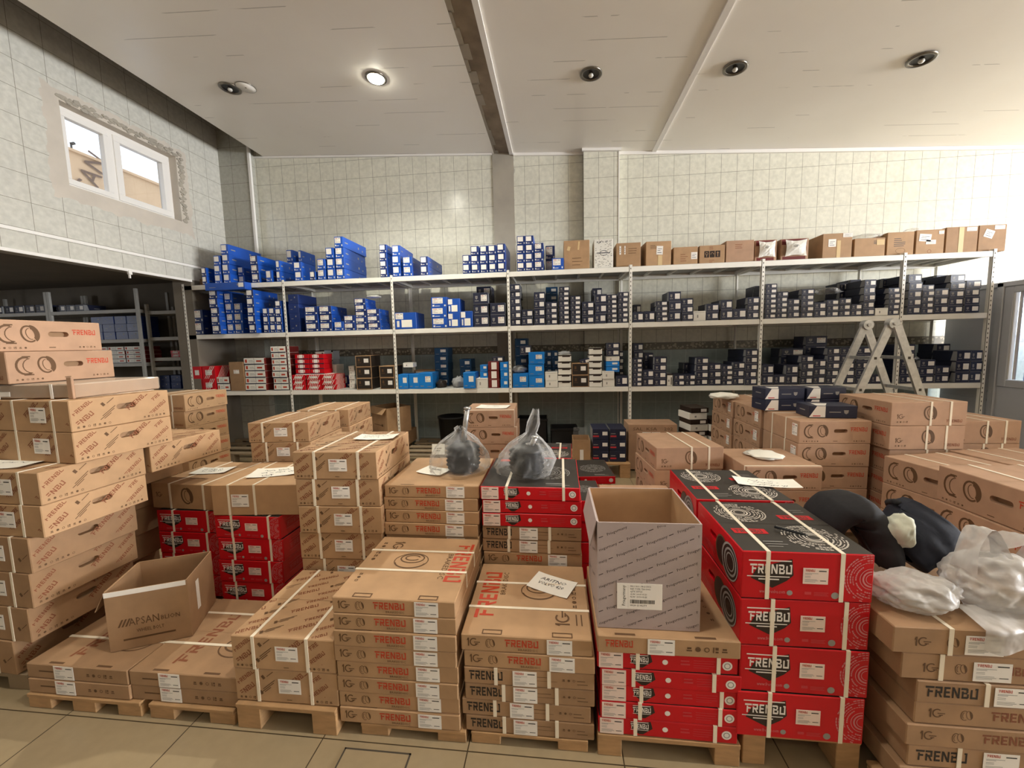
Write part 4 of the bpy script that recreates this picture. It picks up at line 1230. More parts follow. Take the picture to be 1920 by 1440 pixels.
# ------------------------------------------------------------------ small boxes on the shelves
SB = {}
def small_box(k, w, h, d):
    key = (k, round(w / .005), round(h / .004), round(d / .02))
    if key in SB: return SB[key]
    w, h, d = key[1] * .005, key[2] * .004, key[3] * .02
    mb = MB()
    st = None
    def fr(f): return frame(f, -w / 2, 0, 0, w / 2, d, h)
    if k in ('b', 'B'):
        side = 'blue' if k == 'b' else 'blue_dark'
        mb.cbox(-w / 2, 0, 0, w / 2, d, h, .002, allf(side, F='blue_dark' if h < .12 else side), side)
        mb.decal(fr('F'), [rect(w * .08, h * .10, w * .2, h * .26), rect(w * .24, h * .12, w * .55, h * .17), rect(w * .82, h * .1, w * .92, h * .26)], 'white_card')
        mb.decal(fr('R'), [rect(d * .08, h * .45, d * .2, h * .55), rect(d * .62, h * .4, d * .67, h * .62), rect(d * .8, h * .3, d * .84, h * .45)], 'print_grey')
        mb.decal(fr('T'), [rect(w * .2, d * .3, w * .4, d * .34)], 'print_grey')
        st = (w * .08, h * .38, w * .66, h * .54)
    elif k in ('n', 'N'):
        mb.cbox(-w / 2, 0, 0, w / 2, d, h, .002, allf('navy'), 'navy')
        mb.decal(fr('F'), [[(w * .14, h * .72), (w * .30, h * .72), (w * .29, h * .5), (w * .22, h * .4), (w * .15, h * .5)], rect(w * .10, h * .26, w * .36, h * .32)], 'print_grey')
        mb.decal(fr('F'), [rect(w * .19, h * .5, w * .25, h * .66)], 'navy')
        mb.decal(fr('F'), [rect(0, 0, w, .0025)], 'print_grey')
        tr = [(0, h * .06), (d * .24, h * .06), (d * .16, h * .94), (0, h * .94)]
        mb.decal(fr('R'), [tr], 'grey_card')
        mb.decal(fr('L'), [[(d - a, b) for a, b in tr]], 'grey_card')
        mb.decal(fr('R'), [rect(d * .45, h * .45, d * .7, h * .52)], 'print_grey')
        st = (w * .52, h * .26, w * .40, h * .54)
    elif k in ('c', 'C'):
        m_ = 'cyan' if k == 'c' else 'cyan_shaded'
        mb.cbox(-w / 2, 0, 0, w / 2, d, h, .002, allf(m_), m_)
        mb.decal(fr('F'), [rect(w * .1, h * .15, w * .34, h * .19), rect(w * .6, h * .12, w * .9, h * .15)], 'print_grey')
        st = (w * .46, h * .42, w * .40, h * .36)
    elif k == 'r':
        mb.cbox(-w / 2, 0, 0, w / 2, d, h, .002, allf('red_card'), 'red_card')
        for f, ww in (('F', w), ('R', d), ('T', w)):
            hh = h if f != 'T' else d
            P = []
            n_ = int((ww + hh) / .026)
            for i in range(n_):
                a = -hh * .6 + i * .026
                p = [(a, 0), (a + .009, 0), (a + .009 + hh * .6, hh), (a + hh * .6, hh)]
                if p[0][0] > .002 and p[2][0] < ww - .002: P.append(p)
            mb.decal(fr(f), P, 'white_card')
        st = (w * .24, h * .30, w * .5, h * .4)
    elif k == 'w':
        mb.cbox(-w / 2, 0, 0, w / 2, d, h, .0015, allf('maroon', F='white_card', L='white_card'), 'white_card')
        mb.decal(fr('F'), [rect(0, 0, w, h * .14)], 'navy')
        mb.decal(fr('F'), [rect(w * .06, h * .3, w * .16, h * .8), rect(w * .62, h * .4, w * .88, h * .65)], 'print_red')
        mb.decal(fr('F'), [rect(w * .24, h * .4, w * .5, h * .46), rect(w * .24, h * .6, w * .45, h * .66)], 'print_grey')
        mb.decal(fr('F'), [rect(w * .505, h * .14, w * .515, h)], 'navy')
    elif k == 'p':
        mb.cbox(-w / 2, 0, 0, w / 2, d, h, .0015, allf('red_card'), 'red_card')
        mb.decal(fr('F'), [rect(0, 0, w, h * .16)], 'navy')
        mb.decal(fr('F'), [rect(w * .2, h * .3, w * .26, h * .85), rect(w * .6, h * .3, w * .66, h * .85)], 'print_white')
        st = (w * .3, h * .22, w * .26, h * .72)
    elif k == 'k':
        mb.cbox(-w / 2, 0, 0, w / 2, d, h, .002, allf('brown_black', T='kraft', B='kraft'), 'kraft')
        mb.decal(fr('F'), [rect(0, 0, w, h * .05), rect(0, h * .95, w, h), rect(0, 0, w * .035, h), rect(w * .965, 0, w, h)], 'kraft')
        mb.decal(fr('F'), [rect(w * .16, h * .5, w * .28, h * .75), rect(w * .12, h * .36, w * .36, h * .4)], 'print_brown')
        st = (w * .54, h * .38, w * .3, h * .36)
    elif k == 'x':
        mb.cbox(-w / 2, 0, 0, w / 2, d, h, .002, allf('white_card'), 'white_card')
        mb.decal(fr('F'), [rect(0, h * .80, w, h * .99), rect(w * .3, h * .66, w * .9, h * .8)], 'shield')
        mb.decal(fr('L'), [rect(0, h * .80, d, h * .99)], 'shield')
    elif k == 'X':
        mb.cbox(-w / 2, 0, 0, w / 2, d, h, .002, allf('shield'), 'shield')
        st = (w * .55, h * .2, w * .32, h * .6)
    elif k == 'y':
        mb.cbox(-w / 2, 0, 0, w / 2, d, h, .002, allf('white_card'), 'white_card')
        mb.decal(fr('F'), [rect(w * .3, h * .3, w * .4, h * .6), rect(w * .1, h * .85, w * .9, h * .88)], 'print_grey')
    elif k == 'm':
        mb.cbox(-w / 2, 0, 0, w / 2, d, h, .002, allf('maroon'), 'maroon')
        st = (w * .3, h * .1, w * .48, h * .8)
    elif k == 'e':
        mb.cbox(-w / 2, 0, 0, w / 2, d, h, .002, allf('grey_card', F='white_card'), 'grey_card')
        mb.decal(fr('F'), [rect(0, h * .86, w, h), rect(w * .7, h * .1, w * .85, h * .7)], 'shield')
        mb.decal(fr('F'), [rect(w * .2, h * .35, w * .45, h * .5)], 'print_grey')
    elif k == 'D':
        mb.cbox(-w / 2, 0, 0, w / 2, d, h, .002, allf('blue_dark'), 'blue_dark')
        mb.decal(fr('F'), [rect(w * .2, h * .4, w * .4, h * .44), rect(w * .6, h * .6, w * .7, h * .75)], 'print_grey')
    elif k == 'g':
        mb.cbox(-w / 2, 0, 0, w / 2, d, h, .002, allf('kraft_dark'), 'kraft_dark')
        st = (w * .3, h * .6, w * .38, h * .13)
    elif k == 'l':
        mb.cbox(-w / 2, 0, 0, w / 2, d, h, .002, allf('blue'), 'blue')
        mb.decal(fr('F'), [rect(w * .08, h * .12, w * .2, h * .5)], 'white_card')
        mb.decal(fr('F'), [rect(w * .3, h * .1, w * .8, h * .55)], 'paper')
        st = (w * .03, h * .60, w * .36, h * .36)
    SB[key] = (mb.data('parts_box_body'), sticker_mesh(st[2], st[3], 'label_white', st[2] > .07) if st else None, st, (w, h, d))
    return SB[key]

LOOK = {'b': ('blue_parts_box', 'blue box with white sticker'), 'B': ('blue_parts_box', 'shade-toned blue box'), 'n': ('navy_parts_box', 'navy box with white sticker'), 'N': ('navy_parts_box', 'navy box in shade'),
        'c': ('cyan_parts_box', 'bright blue box'), 'C': ('shaded_cyan_box', 'shade-toned cyan blue box'), 'r': ('striped_parts_box', 'red and white striped box'), 'w': ('white_fronted_box', 'white box with red mark'),
        'p': ('red_parts_box', 'flat red box'), 'k': ('black_fronted_box', 'black-fronted kraft box'), 'x': ('white_lidded_box', 'white box with black band'), 'X': ('black_lid_box', 'flat black box'),
        'y': ('white_parts_box', 'plain white box'), 'm': ('maroon_parts_box', 'maroon box with tall label'), 'e': ('grey_parts_box', 'grey and white box'), 'D': ('blue_parts_box', 'unlabelled dark blue box end'),
        'g': ('kraft_parts_box', 'brown kraft box'), 'l': ('blue_parts_box', 'blue box with two pale labels')}

def shelf_boxes(rows):
    for (lv, bay, col, x, w, n, h, k, dy, d) in rows:
        z = LEV[lv]
        me, stm, st, (w2, h2, d2) = small_box(k, w, h, d)
        nm, look = LOOK[k]
        for i in range(n):
            zz = z + .0005 + i * (h2 + .0012)
            lvl = 'single box' if n == 1 else ('lowest' if i == 0 else ('top one' if i == n - 1 else ORD[i + 1] + ' up'))
            lab = f'{look}, {lvl} in {ORD[col] if col < len(ORD) else "sixteenth"} stack, {SHN[lv]}, {BAY[bay]} bay'
            o = link(nm, me, None, (x + rnd.uniform(-.004, .004), SY0 + dy + rnd.uniform(-.004, .008), zz), math.radians(rnd.uniform(-1.2, 1.2)))
            tag(o, lab, 'box', f'{look}, {SHN[lv]}')
            if stm:
                link('sticker', stm, o, (st[0] - w2 / 2, -.0006, st[1]))

shelf_boxes([
(0,0,1,-4.688,0.070,2,0.1108,'b',0.00,0.42),
(0,0,2,-4.488,0.098,3,0.1251,'b',0.00,0.42),
(0,0,3,-4.362,0.107,4,0.1278,'b',0.00,0.60),
(0,0,4,-4.257,0.091,2,0.1218,'b',0.12,0.50),
(0,0,5,-3.950,0.112,3,0.1171,'b',0.00,0.60),
(0,0,6,-3.757,0.083,1,0.1508,'b',0.00,0.42),
(0,0,7,-3.665,0.091,3,0.1595,'b',0.33,0.33),
(0,0,8,-3.621,0.056,2,0.1368,'b',0.00,0.30),
(0,1,1,-3.519,0.044,3,0.1575,'b',0.33,0.33),
(0,1,2,-3.343,0.103,2,0.1193,'b',0.00,0.30),
(0,1,3,-3.140,0.076,1,0.1118,'b',0.00,0.42),
(0,1,4,-3.017,0.110,2,0.1328,'b',0.00,0.40),
(0,1,5,-2.885,0.103,3,0.1335,'b',0.00,0.50),
(0,1,6,-2.756,0.114,4,0.1313,'b',0.00,0.62),
(0,1,7,-2.173,0.093,4,0.1008,'b',0.00,0.50),
(0,2,1,-2.001,0.103,3,0.1278,'b',0.00,0.50),
(0,2,2,-1.859,0.118,2,0.1188,'b',0.00,0.50),
(0,2,3,-1.637,0.101,2,0.1163,'b',0.00,0.60),
(0,2,4,-1.093,0.101,2,0.1113,'b',0.00,0.42),
(0,2,5,-0.983,0.098,3,0.1098,'b',0.00,0.42),
(0,2,6,-0.872,0.098,3,0.1091,'b',0.00,0.42),
(0,2,7,-0.763,0.099,3,0.1078,'b',0.00,0.42),
(0,2,8,-0.653,0.101,3,0.1108,'b',0.00,0.50),
(0,3,1,-0.409,0.100,4,0.1053,'b',0.00,0.42),
(0,3,2,-0.302,0.100,4,0.1038,'b',0.00,0.42),
(0,3,3,-0.190,0.112,3,0.1065,'b',0.00,0.42),
(0,3,4,-0.053,0.118,2,0.1788,'B',0.32,0.30),
(0,3,5,0.037,0.141,1,0.1378,'b',0.00,0.30),
(1,0,1,-4.965,0.078,3,0.1541,'B',0.00,0.36),
(1,0,2,-4.844,0.130,2,0.1668,'B',0.00,0.36),
(1,0,3,-4.527,0.127,5,0.1152,'b',-0.07,0.46),
(1,0,4,-4.387,0.108,4,0.1343,'b',0.02,0.42),
(1,0,5,-4.261,0.118,3,0.1368,'b',0.02,0.42),
(1,0,6,-4.000,0.104,5,0.1124,'b',-0.07,0.46),
(1,0,7,-3.852,0.080,3,0.1071,'b',0.00,0.42),
(1,0,8,-3.759,0.086,3,0.1061,'b',0.00,0.42),
(1,0,9,-3.665,0.084,4,0.1026,'b',0.00,0.42),
(1,1,1,-3.469,0.144,4,0.1256,'D',0.04,0.40),  # blue boxes coloured dark blue to paint in their shade
(1,1,2,-3.203,0.184,3,0.1085,'b',0.00,0.30),
(1,1,3,-3.006,0.176,3,0.1088,'b',0.00,0.40),
(1,1,4,-2.829,0.128,1,0.1218,'b',0.00,0.30),
(1,1,5,-2.679,0.155,2,0.0973,'b',0.00,0.30),
(1,1,6,-2.516,0.153,5,0.0810,'b',0.00,0.30),
(1,1,7,-2.345,0.175,3,0.0871,'b',0.00,0.30),
(1,2,1,-1.912,0.280,1,0.2088,'l',0.00,0.34),
(1,2,2,-1.467,0.204,3,0.1285,'b',0.00,0.30),
(1,2,3,-1.278,0.153,2,0.1818,'l',0.00,0.30),
(1,2,4,-1.115,0.153,1,0.1988,'l',0.00,0.30),
(1,2,5,-0.944,0.196,4,0.1358,'N',0.34,0.26),
(1,2,6,-0.929,0.190,3,0.1408,'n',0.00,0.30),
(1,2,7,-0.718,0.191,2,0.1453,'n',0.00,0.30),
(1,3,1,-0.489,0.124,6,0.0836,'n',0.00,0.30),
(1,3,2,-0.346,0.142,2,0.0968,'n',0.00,0.30),
(1,3,3,-0.192,0.137,4,0.0998,'n',0.00,0.30),
(1,3,4,-0.043,0.157,5,0.1016,'C',0.34,0.28),
(1,3,5,-0.042,0.138,4,0.0663,'n',0.00,0.30),
(1,3,6,0.109,0.125,8,0.0570,'n',0.00,0.30),
(1,3,7,0.248,0.123,6,0.0561,'n',0.00,0.30),
(1,3,8,0.397,0.143,3,0.0888,'n',0.00,0.30),
(1,3,9,0.540,0.122,4,0.1153,'N',0.34,0.28),
(1,3,10,0.550,0.138,3,0.1161,'n',0.00,0.30),
(1,3,11,0.687,0.120,6,0.0575,'n',0.00,0.30),
(1,3,12,0.817,0.119,6,0.0583,'n',0.00,0.30),
(1,4,1,0.999,0.127,1,0.1228,'n',0.00,0.30),
(1,4,2,1.046,0.097,2,0.1218,'N',0.34,0.26),
(1,4,3,1.132,0.126,1,0.1278,'n',0.00,0.30),
(1,4,4,1.274,0.133,4,0.0600,'n',0.00,0.30),
(1,4,5,1.422,0.138,3,0.1155,'n',0.00,0.30),
(1,4,6,1.566,0.130,3,0.0881,'n',0.00,0.30),
(1,4,7,1.708,0.138,1,0.1138,'y',0.00,0.28),
(1,4,8,1.853,0.140,2,0.0948,'n',0.00,0.30),
(1,4,9,2.013,0.130,2,0.1158,'n',0.00,0.30),
(1,4,10,2.158,0.150,1,0.1238,'n',0.00,0.30),
(1,4,11,2.308,0.132,3,0.0858,'n',0.00,0.30),
(1,5,1,2.496,0.122,7,0.0565,'n',0.00,0.30),
(1,5,2,2.513,0.063,3,0.1395,'N',0.34,0.26),
(1,5,3,2.622,0.118,5,0.0592,'n',0.00,0.30),
(1,5,4,2.751,0.128,3,0.0715,'n',0.00,0.30),
(1,5,5,2.896,0.135,5,0.0636,'n',0.00,0.30),
(1,5,6,3.031,0.123,2,0.0823,'n',0.00,0.30),
(1,5,7,3.168,0.129,3,0.0631,'n',0.00,0.30),
(1,5,8,3.298,0.119,3,0.0668,'n',0.00,0.30),
(1,5,9,3.421,0.115,2,0.0688,'n',0.00,0.30),
(1,5,10,3.498,0.110,4,0.1043,'N',0.33,0.26),
(1,5,11,3.545,0.120,5,0.0804,'n',0.00,0.30),
(1,5,12,3.618,0.114,4,0.1106,'N',0.33,0.26),
(1,5,13,3.678,0.129,1,0.0848,'y',0.00,0.24),
(1,5,14,3.805,0.113,5,0.0594,'n',0.00,0.30),
(1,6,1,3.959,0.091,4,0.1120,'N',0.33,0.26),
(1,6,2,4.011,0.133,5,0.0874,'n',0.00,0.30),
(1,6,3,4.068,0.107,4,0.1133,'N',0.33,0.26),
(1,6,4,4.149,0.121,5,0.0622,'n',0.00,0.30),
(1,6,5,4.289,0.138,3,0.0908,'n',0.00,0.30),
(1,6,6,4.410,0.110,3,0.1405,'N',0.33,0.26),
(1,6,7,4.438,0.147,5,0.0858,'n',0.00,0.30),
(1,6,8,4.561,0.122,4,0.1153,'N',0.33,0.26),
(1,6,9,4.593,0.144,4,0.0883,'n',0.00,0.30),
(2,0,1,-4.941,0.127,2,0.1723,'r',0.00,0.30),
(2,0,2,-4.773,0.194,2,0.1708,'r',0.00,0.28),
(2,0,3,-4.567,0.186,2,0.0963,'w',-0.00,0.24),
(2,0,4,-4.346,0.216,1,0.3948,'g',0.00,0.25),
(2,0,5,-4.080,0.296,5,0.0878,'w',0.00,0.28),
(2,0,6,-3.712,0.213,7,0.0854,'w',0.00,0.28),
(2,1,1,-3.452,0.178,3,0.0668,'r',0.00,0.30),
(2,1,2,-3.290,0.135,5,0.1030,'e',0.28,0.18),
(2,1,3,-3.276,0.105,4,0.1278,'e',0.48,0.18),
(2,1,4,-3.232,0.206,3,0.0665,'r',0.00,0.26),
(2,1,5,-3.120,0.121,4,0.0798,'y',0.28,0.20),
(2,1,6,-3.025,0.195,3,0.0665,'r',0.00,0.26),
(2,1,7,-2.986,0.135,1,0.1568,'B',0.34,0.20),
(2,1,8,-2.788,0.078,5,0.0594,'y',0.18,0.14),
(2,1,9,-2.524,0.208,3,0.1465,'k',0.00,0.30),
(2,1,10,-2.204,0.199,2,0.1533,'k',0.00,0.30),
(2,2,1,-1.988,0.128,1,0.1938,'c',0.00,0.28),
(2,2,2,-1.847,0.139,1,0.1918,'c',0.00,0.28),
(2,2,3,-1.681,0.180,1,0.2098,'c',0.00,0.28),
(2,2,4,-1.565,0.186,5,0.1056,'C',0.34,0.26),
(2,2,5,-1.226,0.162,3,0.1201,'C',0.34,0.26),
(2,2,6,-1.100,0.153,1,0.2048,'c',-0.02,0.28),
(2,2,7,-0.941,0.153,1,0.1268,'y',0.00,0.24),
(2,2,8,-0.788,0.142,3,0.1105,'m',0.00,0.24),
(2,2,9,-0.654,0.098,3,0.1061,'c',0.00,0.28),
(2,3,1,-0.458,0.167,5,0.1238,'C',0.34,0.26),
(2,3,2,-0.449,0.195,1,0.1798,'c',0.00,0.28),
(2,3,3,-0.244,0.196,3,0.1461,'c',0.00,0.28),
(2,3,4,-0.105,0.093,4,0.1115,'C',0.34,0.26),
(2,3,5,-0.055,0.153,2,0.0958,'y',0.00,0.24),
(2,3,6,-0.012,0.080,4,0.1110,'C',0.34,0.26),
(2,3,7,0.108,0.158,5,0.0820,'x',0.00,0.26),
(2,3,8,0.299,0.206,2,0.1493,'k',0.00,0.28),
(2,3,9,0.488,0.157,6,0.0781,'x',0.00,0.26),
(2,3,10,0.645,0.144,2,0.0953,'y',0.00,0.24),
(2,3,11,0.810,0.138,1,0.1308,'n',0.00,0.30),
(2,3,12,0.835,0.088,5,0.0850,'N',0.34,0.26),
(2,4,1,0.994,0.112,6,0.0570,'n',0.00,0.30),
(2,4,2,1.069,0.121,5,0.1048,'N',0.34,0.26),
(2,4,3,1.120,0.129,2,0.1008,'n',0.00,0.30),
(2,4,4,1.200,0.114,3,0.1315,'N',0.34,0.26),
(2,4,5,1.264,0.146,4,0.0893,'n',0.00,0.30),
(2,4,6,1.379,0.065,1,0.1528,'e',0.00,0.20),
(2,4,7,1.487,0.123,2,0.0678,'n',0.00,0.30),
(2,4,8,1.614,0.120,2,0.0668,'n',0.00,0.30),
(2,4,9,1.707,0.124,3,0.0851,'N',0.34,0.26),
(2,4,10,1.750,0.140,4,0.0856,'n',0.00,0.30),
(2,4,11,1.898,0.142,3,0.0895,'n',0.00,0.30),
(2,4,12,2.037,0.124,4,0.0618,'n',0.00,0.30),
(2,4,13,2.170,0.129,3,0.0918,'n',0.00,0.30),
(2,4,14,2.307,0.134,5,0.0860,'n',0.00,0.30),
(2,4,15,2.328,0.092,4,0.1051,'N',0.34,0.26),
(2,5,1,2.497,0.126,2,0.1208,'n',0.00,0.30),
(2,5,2,2.627,0.122,1,0.1208,'n',0.00,0.30),
(2,5,3,2.763,0.137,2,0.1143,'n',0.00,0.30),
(2,5,4,2.927,0.136,4,0.0831,'n',0.00,0.30),
(2,5,5,2.938,0.265,4,0.1046,'N',0.33,0.26),
(2,5,6,3.066,0.130,3,0.0951,'n',0.00,0.30),
(2,5,7,3.205,0.133,5,0.0830,'n',0.00,0.30),
(2,5,8,3.210,0.244,5,0.1110,'N',0.33,0.26),
(2,5,9,3.357,0.154,5,0.0824,'n',0.00,0.30),
(2,5,10,3.532,0.161,5,0.0834,'n',0.00,0.30),
(2,5,11,3.671,0.103,1,0.1058,'n',0.00,0.30),
(2,6,1,3.990,0.142,5,0.0896,'n',0.00,0.30),
(2,6,2,4.196,0.156,3,0.0881,'n',0.00,0.30),
(2,6,3,4.356,0.141,2,0.0948,'n',0.00,0.30),
(2,6,4,4.560,0.141,3,0.1195,'n',0.00,0.30),
(2,6,5,4.633,0.141,4,0.1085,'N',0.33,0.26),
(2,6,6,4.693,0.113,3,0.1218,'n',0.00,0.30),
])

# ------------------------------------------------------------------ kraft cartons and bags along the top shelf
ZT = LEV[0] + .001
def top_carton(name, cat, label, x, w, h, d, body, arts=(), dy=0.0, yaw=0, patches=(), flap=None, group=None):
    t = thing(name, label, cat, (x, SY0 + dy + .045, ZT), math.radians(yaw), group)
    mb = MB(); mb.cbox(-w / 2, 0, 0, w / 2, d, h, .004, allf(body), body)
    fr = frame('F', -w / 2, 0, 0, w / 2, d, h)
    for p, m in arts: mb.decal(fr, p, m)
    mb.decal(frame('T', -w / 2, 0, 0, w / 2, d, h), [rect(.004, d / 2 - .002, w - .004, d / 2 + .002)], 'kraft_dark')
    mb.obj('carton_body', t)
    for (u, v, a, b, m, r) in patches:
        mb = MB(); mb.box(-a / 2, -.0012, -b / 2, a / 2, 0, b / 2, m)
        if m in ('label_white', 'paper'):
            f2 = (Vector((-a / 2, -.0012, -b / 2)), Vector((1, 0, 0)), Vector((0, 0, 1)), Vector((0, -1, 0)))
            mb.decal(f2, [rect(a * .15, b * .2, a * .8, b * .26), rect(a * .15, b * .45, a * .6, b * .5), rect(a * .2, b * .65, a * .85, b * .7)], 'ink', .0004)
        o = mb.obj('sticker' if m in ('label_white', 'paper') else 'tape', t, False, (-w / 2 + u, -.0006, v)); o.rotation_euler = (0, r, 0)
    if flap:
        for (x0, x1, ang) in flap:
            mb = MB(); L_ = .07
            mb.mesh_part([(x0, 0, h), (x1, 0, h), (x1, math.cos(ang) * L_, h + math.sin(ang) * L_), (x0, math.cos(ang) * L_, h + math.sin(ang) * L_),
                          (x0, .003, h), (x1, .003, h), (x1, math.cos(ang) * L_ + .003, h + math.sin(ang) * L_), (x0, math.cos(ang) * L_ + .003, h + math.sin(ang) * L_)],
                         [(0, 1, 2, 3), (7, 6, 5, 4), (3, 2, 6, 7), (0, 3, 7, 4), (1, 5, 6, 2)], body)
            mb.obj('flap', t)
    return t

CT = 'cartons along the top shelf'
def scrib(w, h, x, y, n=4, seed=1):
    r = random.Random(seed); P = []
    for i in range(n):
        a = y + h * i / n
        P.append(rect(x, a, x + w * r.uniform(.5, 1), a + .006))
    return P
top_carton('kraft_carton', 'carton', 'tall crumpled kraft carton beside the white patterned box on the top shelf', .268, .31, .345, .30, 'kraft', [(scrib(.16, .12, .10, .05, 3, 3), 'print_brown')],
           patches=[(.06, .25, .035, .05, 'tape', .3), (.18, .28, .02, .10, 'tape', .1)], group=CT)
P = [];
r_ = random.Random(4)
for i in range(90):
    P.append([(u, v) for u, v in (lambda a, b: [(a, b), (a + .016, b + .003), (a + .014, b + .009), (a + .002, b + .006)])(r_.uniform(.005, .20), r_.uniform(.01, .33))])
top_carton('patterned_carton', 'carton', 'white box with speckled print and a swoosh emblem on the top shelf', .590, .225, .345, .26, 'white_card', [(P, 'print_grey'), (ring(.115, .18, .05, .032, .006, 20, 330, 20), 'ink'), ([rect(.03, .176, .19, .186)], 'ink'), (xf(icons_row(.02, 4, 1.7), 1, 1, .03, .30), 'ink')], group=CT)
top_carton('kraft_carton', 'carton', 'kraft carton with two white tape strips beside the patterned box', .885, .285, .285, .28, 'kraft', [(scrib(.11, .08, .14, .16, 3, 5), 'print_brown')], patches=[(.045, .20, .02, .10, 'label_white', 0), (.10, .20, .014, .10, 'label_white', 0)], group=CT)
top_carton('kraft_carton', 'carton', 'kraft carton with white sticker and taped seam, right after the bay post', 1.235, .295, .285, .30, 'kraft', [(scrib(.08, .05, .05, .2, 3, 6), 'print_brown')], patches=[(.16, .18, .075, .10, 'label_white', .05), (.165, .06, .05, .12, 'tape', 0)], yaw=3, group=CT)
top_carton('kraft_carton', 'carton', 'low kraft carton with corner sticker next to the pictogram box', 1.545, .275, .205, .28, 'kraft', [(scrib(.1, .1, .08, .04, 4, 7), 'print_rust')], patches=[(.235, .10, .07, .08, 'label_white', 0)], group=CT)
pic = []
for i in range(3): pic.append(rect(.055 + i * .062, .07, .055 + i * .062 + .055, .145))
top_carton('kraft_carton', 'carton', 'kraft carton with three black handling pictograms', 1.845, .285, .21, .28, 'kraft',
           [(pic, 'shield'), (ring(.082, .115, .016, .016, .005) + [rect(.079, .078, .085, .10)] + ring(.145, .105, .018, .022, .005, 0, 180) + [rect(.203, .08, .21, .135), rect(.195, .118, .218, .125)], 'kraft'), (scrib(.06, .04, .11, .015, 2, 8) + scrib(.06, .04, .11, .165, 2, 9), 'print_rust')], group=CT)
top_carton('kraft_carton', 'carton', 'plain pale kraft carton between the pictograms and the bagged boxes', 2.155, .31, .25, .30, 'kraft_pink', [(scrib(.1, .06, .1, .16, 3, 10), 'print_rust')], group=CT)
def bagged(x, w, label):
    t = thing('bagged_carton', label, 'carton', (x, SY0 + .05, ZT), 0, CT)
    mb = MB(); mb.cbox(-w / 2, .02, 0, w / 2, .28, .245, .004, allf('kraft_pink'), 'kraft_pink'); mb.decal(frame('F', -w / 2, .02, 0, w / 2, .28, .245), [rect(.02, 0, w - .03, .045), rect(.01, .18, w - .02, .24)], 'maroon'); mb.obj('carton_body', t)
    mb = MB(); n = 9
    vs, fs = [], []
    for j in range(n):
        for i in range(n):
            u, v = i / (n - 1) - .5, j / (n - 1) - .5
            pin = 1 - .22 * (1 - abs(2 * v)) if abs(u) > .3 else 1
            vs.append((u * w * .78 * (1 - .12 * math.cos(v * PI)), -.012 - .018 * math.cos(u * PI) * math.cos(v * PI) + .006 * noise.noise(Vector((u * 9 + x, v * 9, 1))), .135 + v * .19 * (1 - .18 * math.cos(u * PI))))
    for j in range(n - 1):
        for i in range(n - 1): fs.append((j * n + i, j * n + i + 1, (j + 1) * n + i + 1, (j + 1) * n + i))
    mb.mesh_part(vs, fs, 'white_card'); 
    fr = (Vector((-w / 2, -.034, 0)), Vector((1, 0, 0)), Vector((0, 0, 1)), Vector((0, -1, 0)))
    mb.decal(fr, put_text('GP_', .026, w * .35, .14, width=w * .3), 'bag_print', 0)
    mb.obj('printed_bag', t, False)
bagged(2.452, .24, 'boxed part behind a white printed bag, standing over the bay post')
bagged(2.765, .30, 'boxed part behind a white printed bag, next to the long kraft carton')
top_carton('kraft_carton', 'carton', 'long kraft carton turned sideways with white labels on top shelf', 3.205, .31, .275, .48, 'kraft', [], patches=[(.10, .17, .08, .085, 'label_white', 0), (.26, .25, .10, .045, 'label_white', 0), (.17, .10, .04, .19, 'tape', 0)], group=CT)
top_carton('kraft_carton', 'carton', 'low kraft carton under a clear plastic sack on the top shelf', 3.545, .32, .205, .30, 'kraft', [(scrib(.07, .04, .2, .14, 3, 11), 'ink')], patches=[(.27, .155, .08, .06, 'tape', 0)], group=CT)
top_carton('kraft_carton', 'carton', 'kraft carton with black handwriting beside the last bay post', 3.86, .275, .255, .30, 'kraft', [(scrib(.14, .1, .07, .10, 5, 12), 'ink'), (ring(.14, .05, .05, .03, .003), 'print_brown')], group=CT)
top_carton('kraft_carton', 'carton', 'kraft carton with torn white labels and flaps up, last bay', 4.16, .285, .265, .30, 'kraft', [(ring(.14, .03, .02, .02, .004), 'print_rust')], patches=[(.09, .18, .12, .08, 'label_white', .1), (.15, .13, .10, .045, 'label_white', 0), (.25, .23, .05, .035, 'label_white', 0)], group=CT)
top_carton('kraft_carton', 'carton', 'kraft carton with corner label, second from the shelving end', 4.475, .315, .28, .30, 'kraft_dark', [], patches=[(.25, .25, .10, .042, 'label_white', 0), (.15, .14, .05, .27, 'tape', 0)], group=CT)
top_carton('kraft_carton', 'carton', 'kraft carton with tilted white sticker at the very end of the top shelf', 4.775, .27, .285, .30, 'kraft_dark', [], patches=[(.10, .19, .09, .085, 'label_white', .35), (.20, .255, .10, .042, 'label_white', 0)], group=CT)

def lump(name, label, cat, loc, size, m, seed=0, amp=.25, fr=2.2, flat=.0, parent=None, n=3, rid=1.0, group=None, rotz=0):
    import bmesh
    bm = bmesh.new()
    bmesh.ops.create_icosphere(bm, subdivisions=n, radius=1)
    for v in bm.verts:
        p = v.co.copy()
        k = 1 + amp * noise.noise(p * fr + Vector((seed, seed * 2.3, 0))) + amp * .45 * noise.noise(p * fr * 2.7 + Vector((seed, 7, seed)))
        k += amp * .5 * rid * (1 - abs(noise.noise(p * fr * 1.7 + Vector((3, seed, 1)))) * 3)
        v.co = Vector((p.x * size[0] * k, p.y * size[1] * k, p.z * size[2] * k))
        lo = -size[2] * (1 - flat)
        if v.co.z < lo: v.co.z = lo
    zmin = min(v.co.z for v in bm.verts)
    for v in bm.verts: v.co.z -= zmin
    me = bpy.data.meshes.new(name)
    bm.to_mesh(me); bm.free()
    me.materials.append(M[m])
    me.polygons.foreach_set('use_smooth', [True] * len(me.polygons))
    o = link(name, me, parent, loc, rotz)
    if label: tag(o, label, cat, group)
    return o
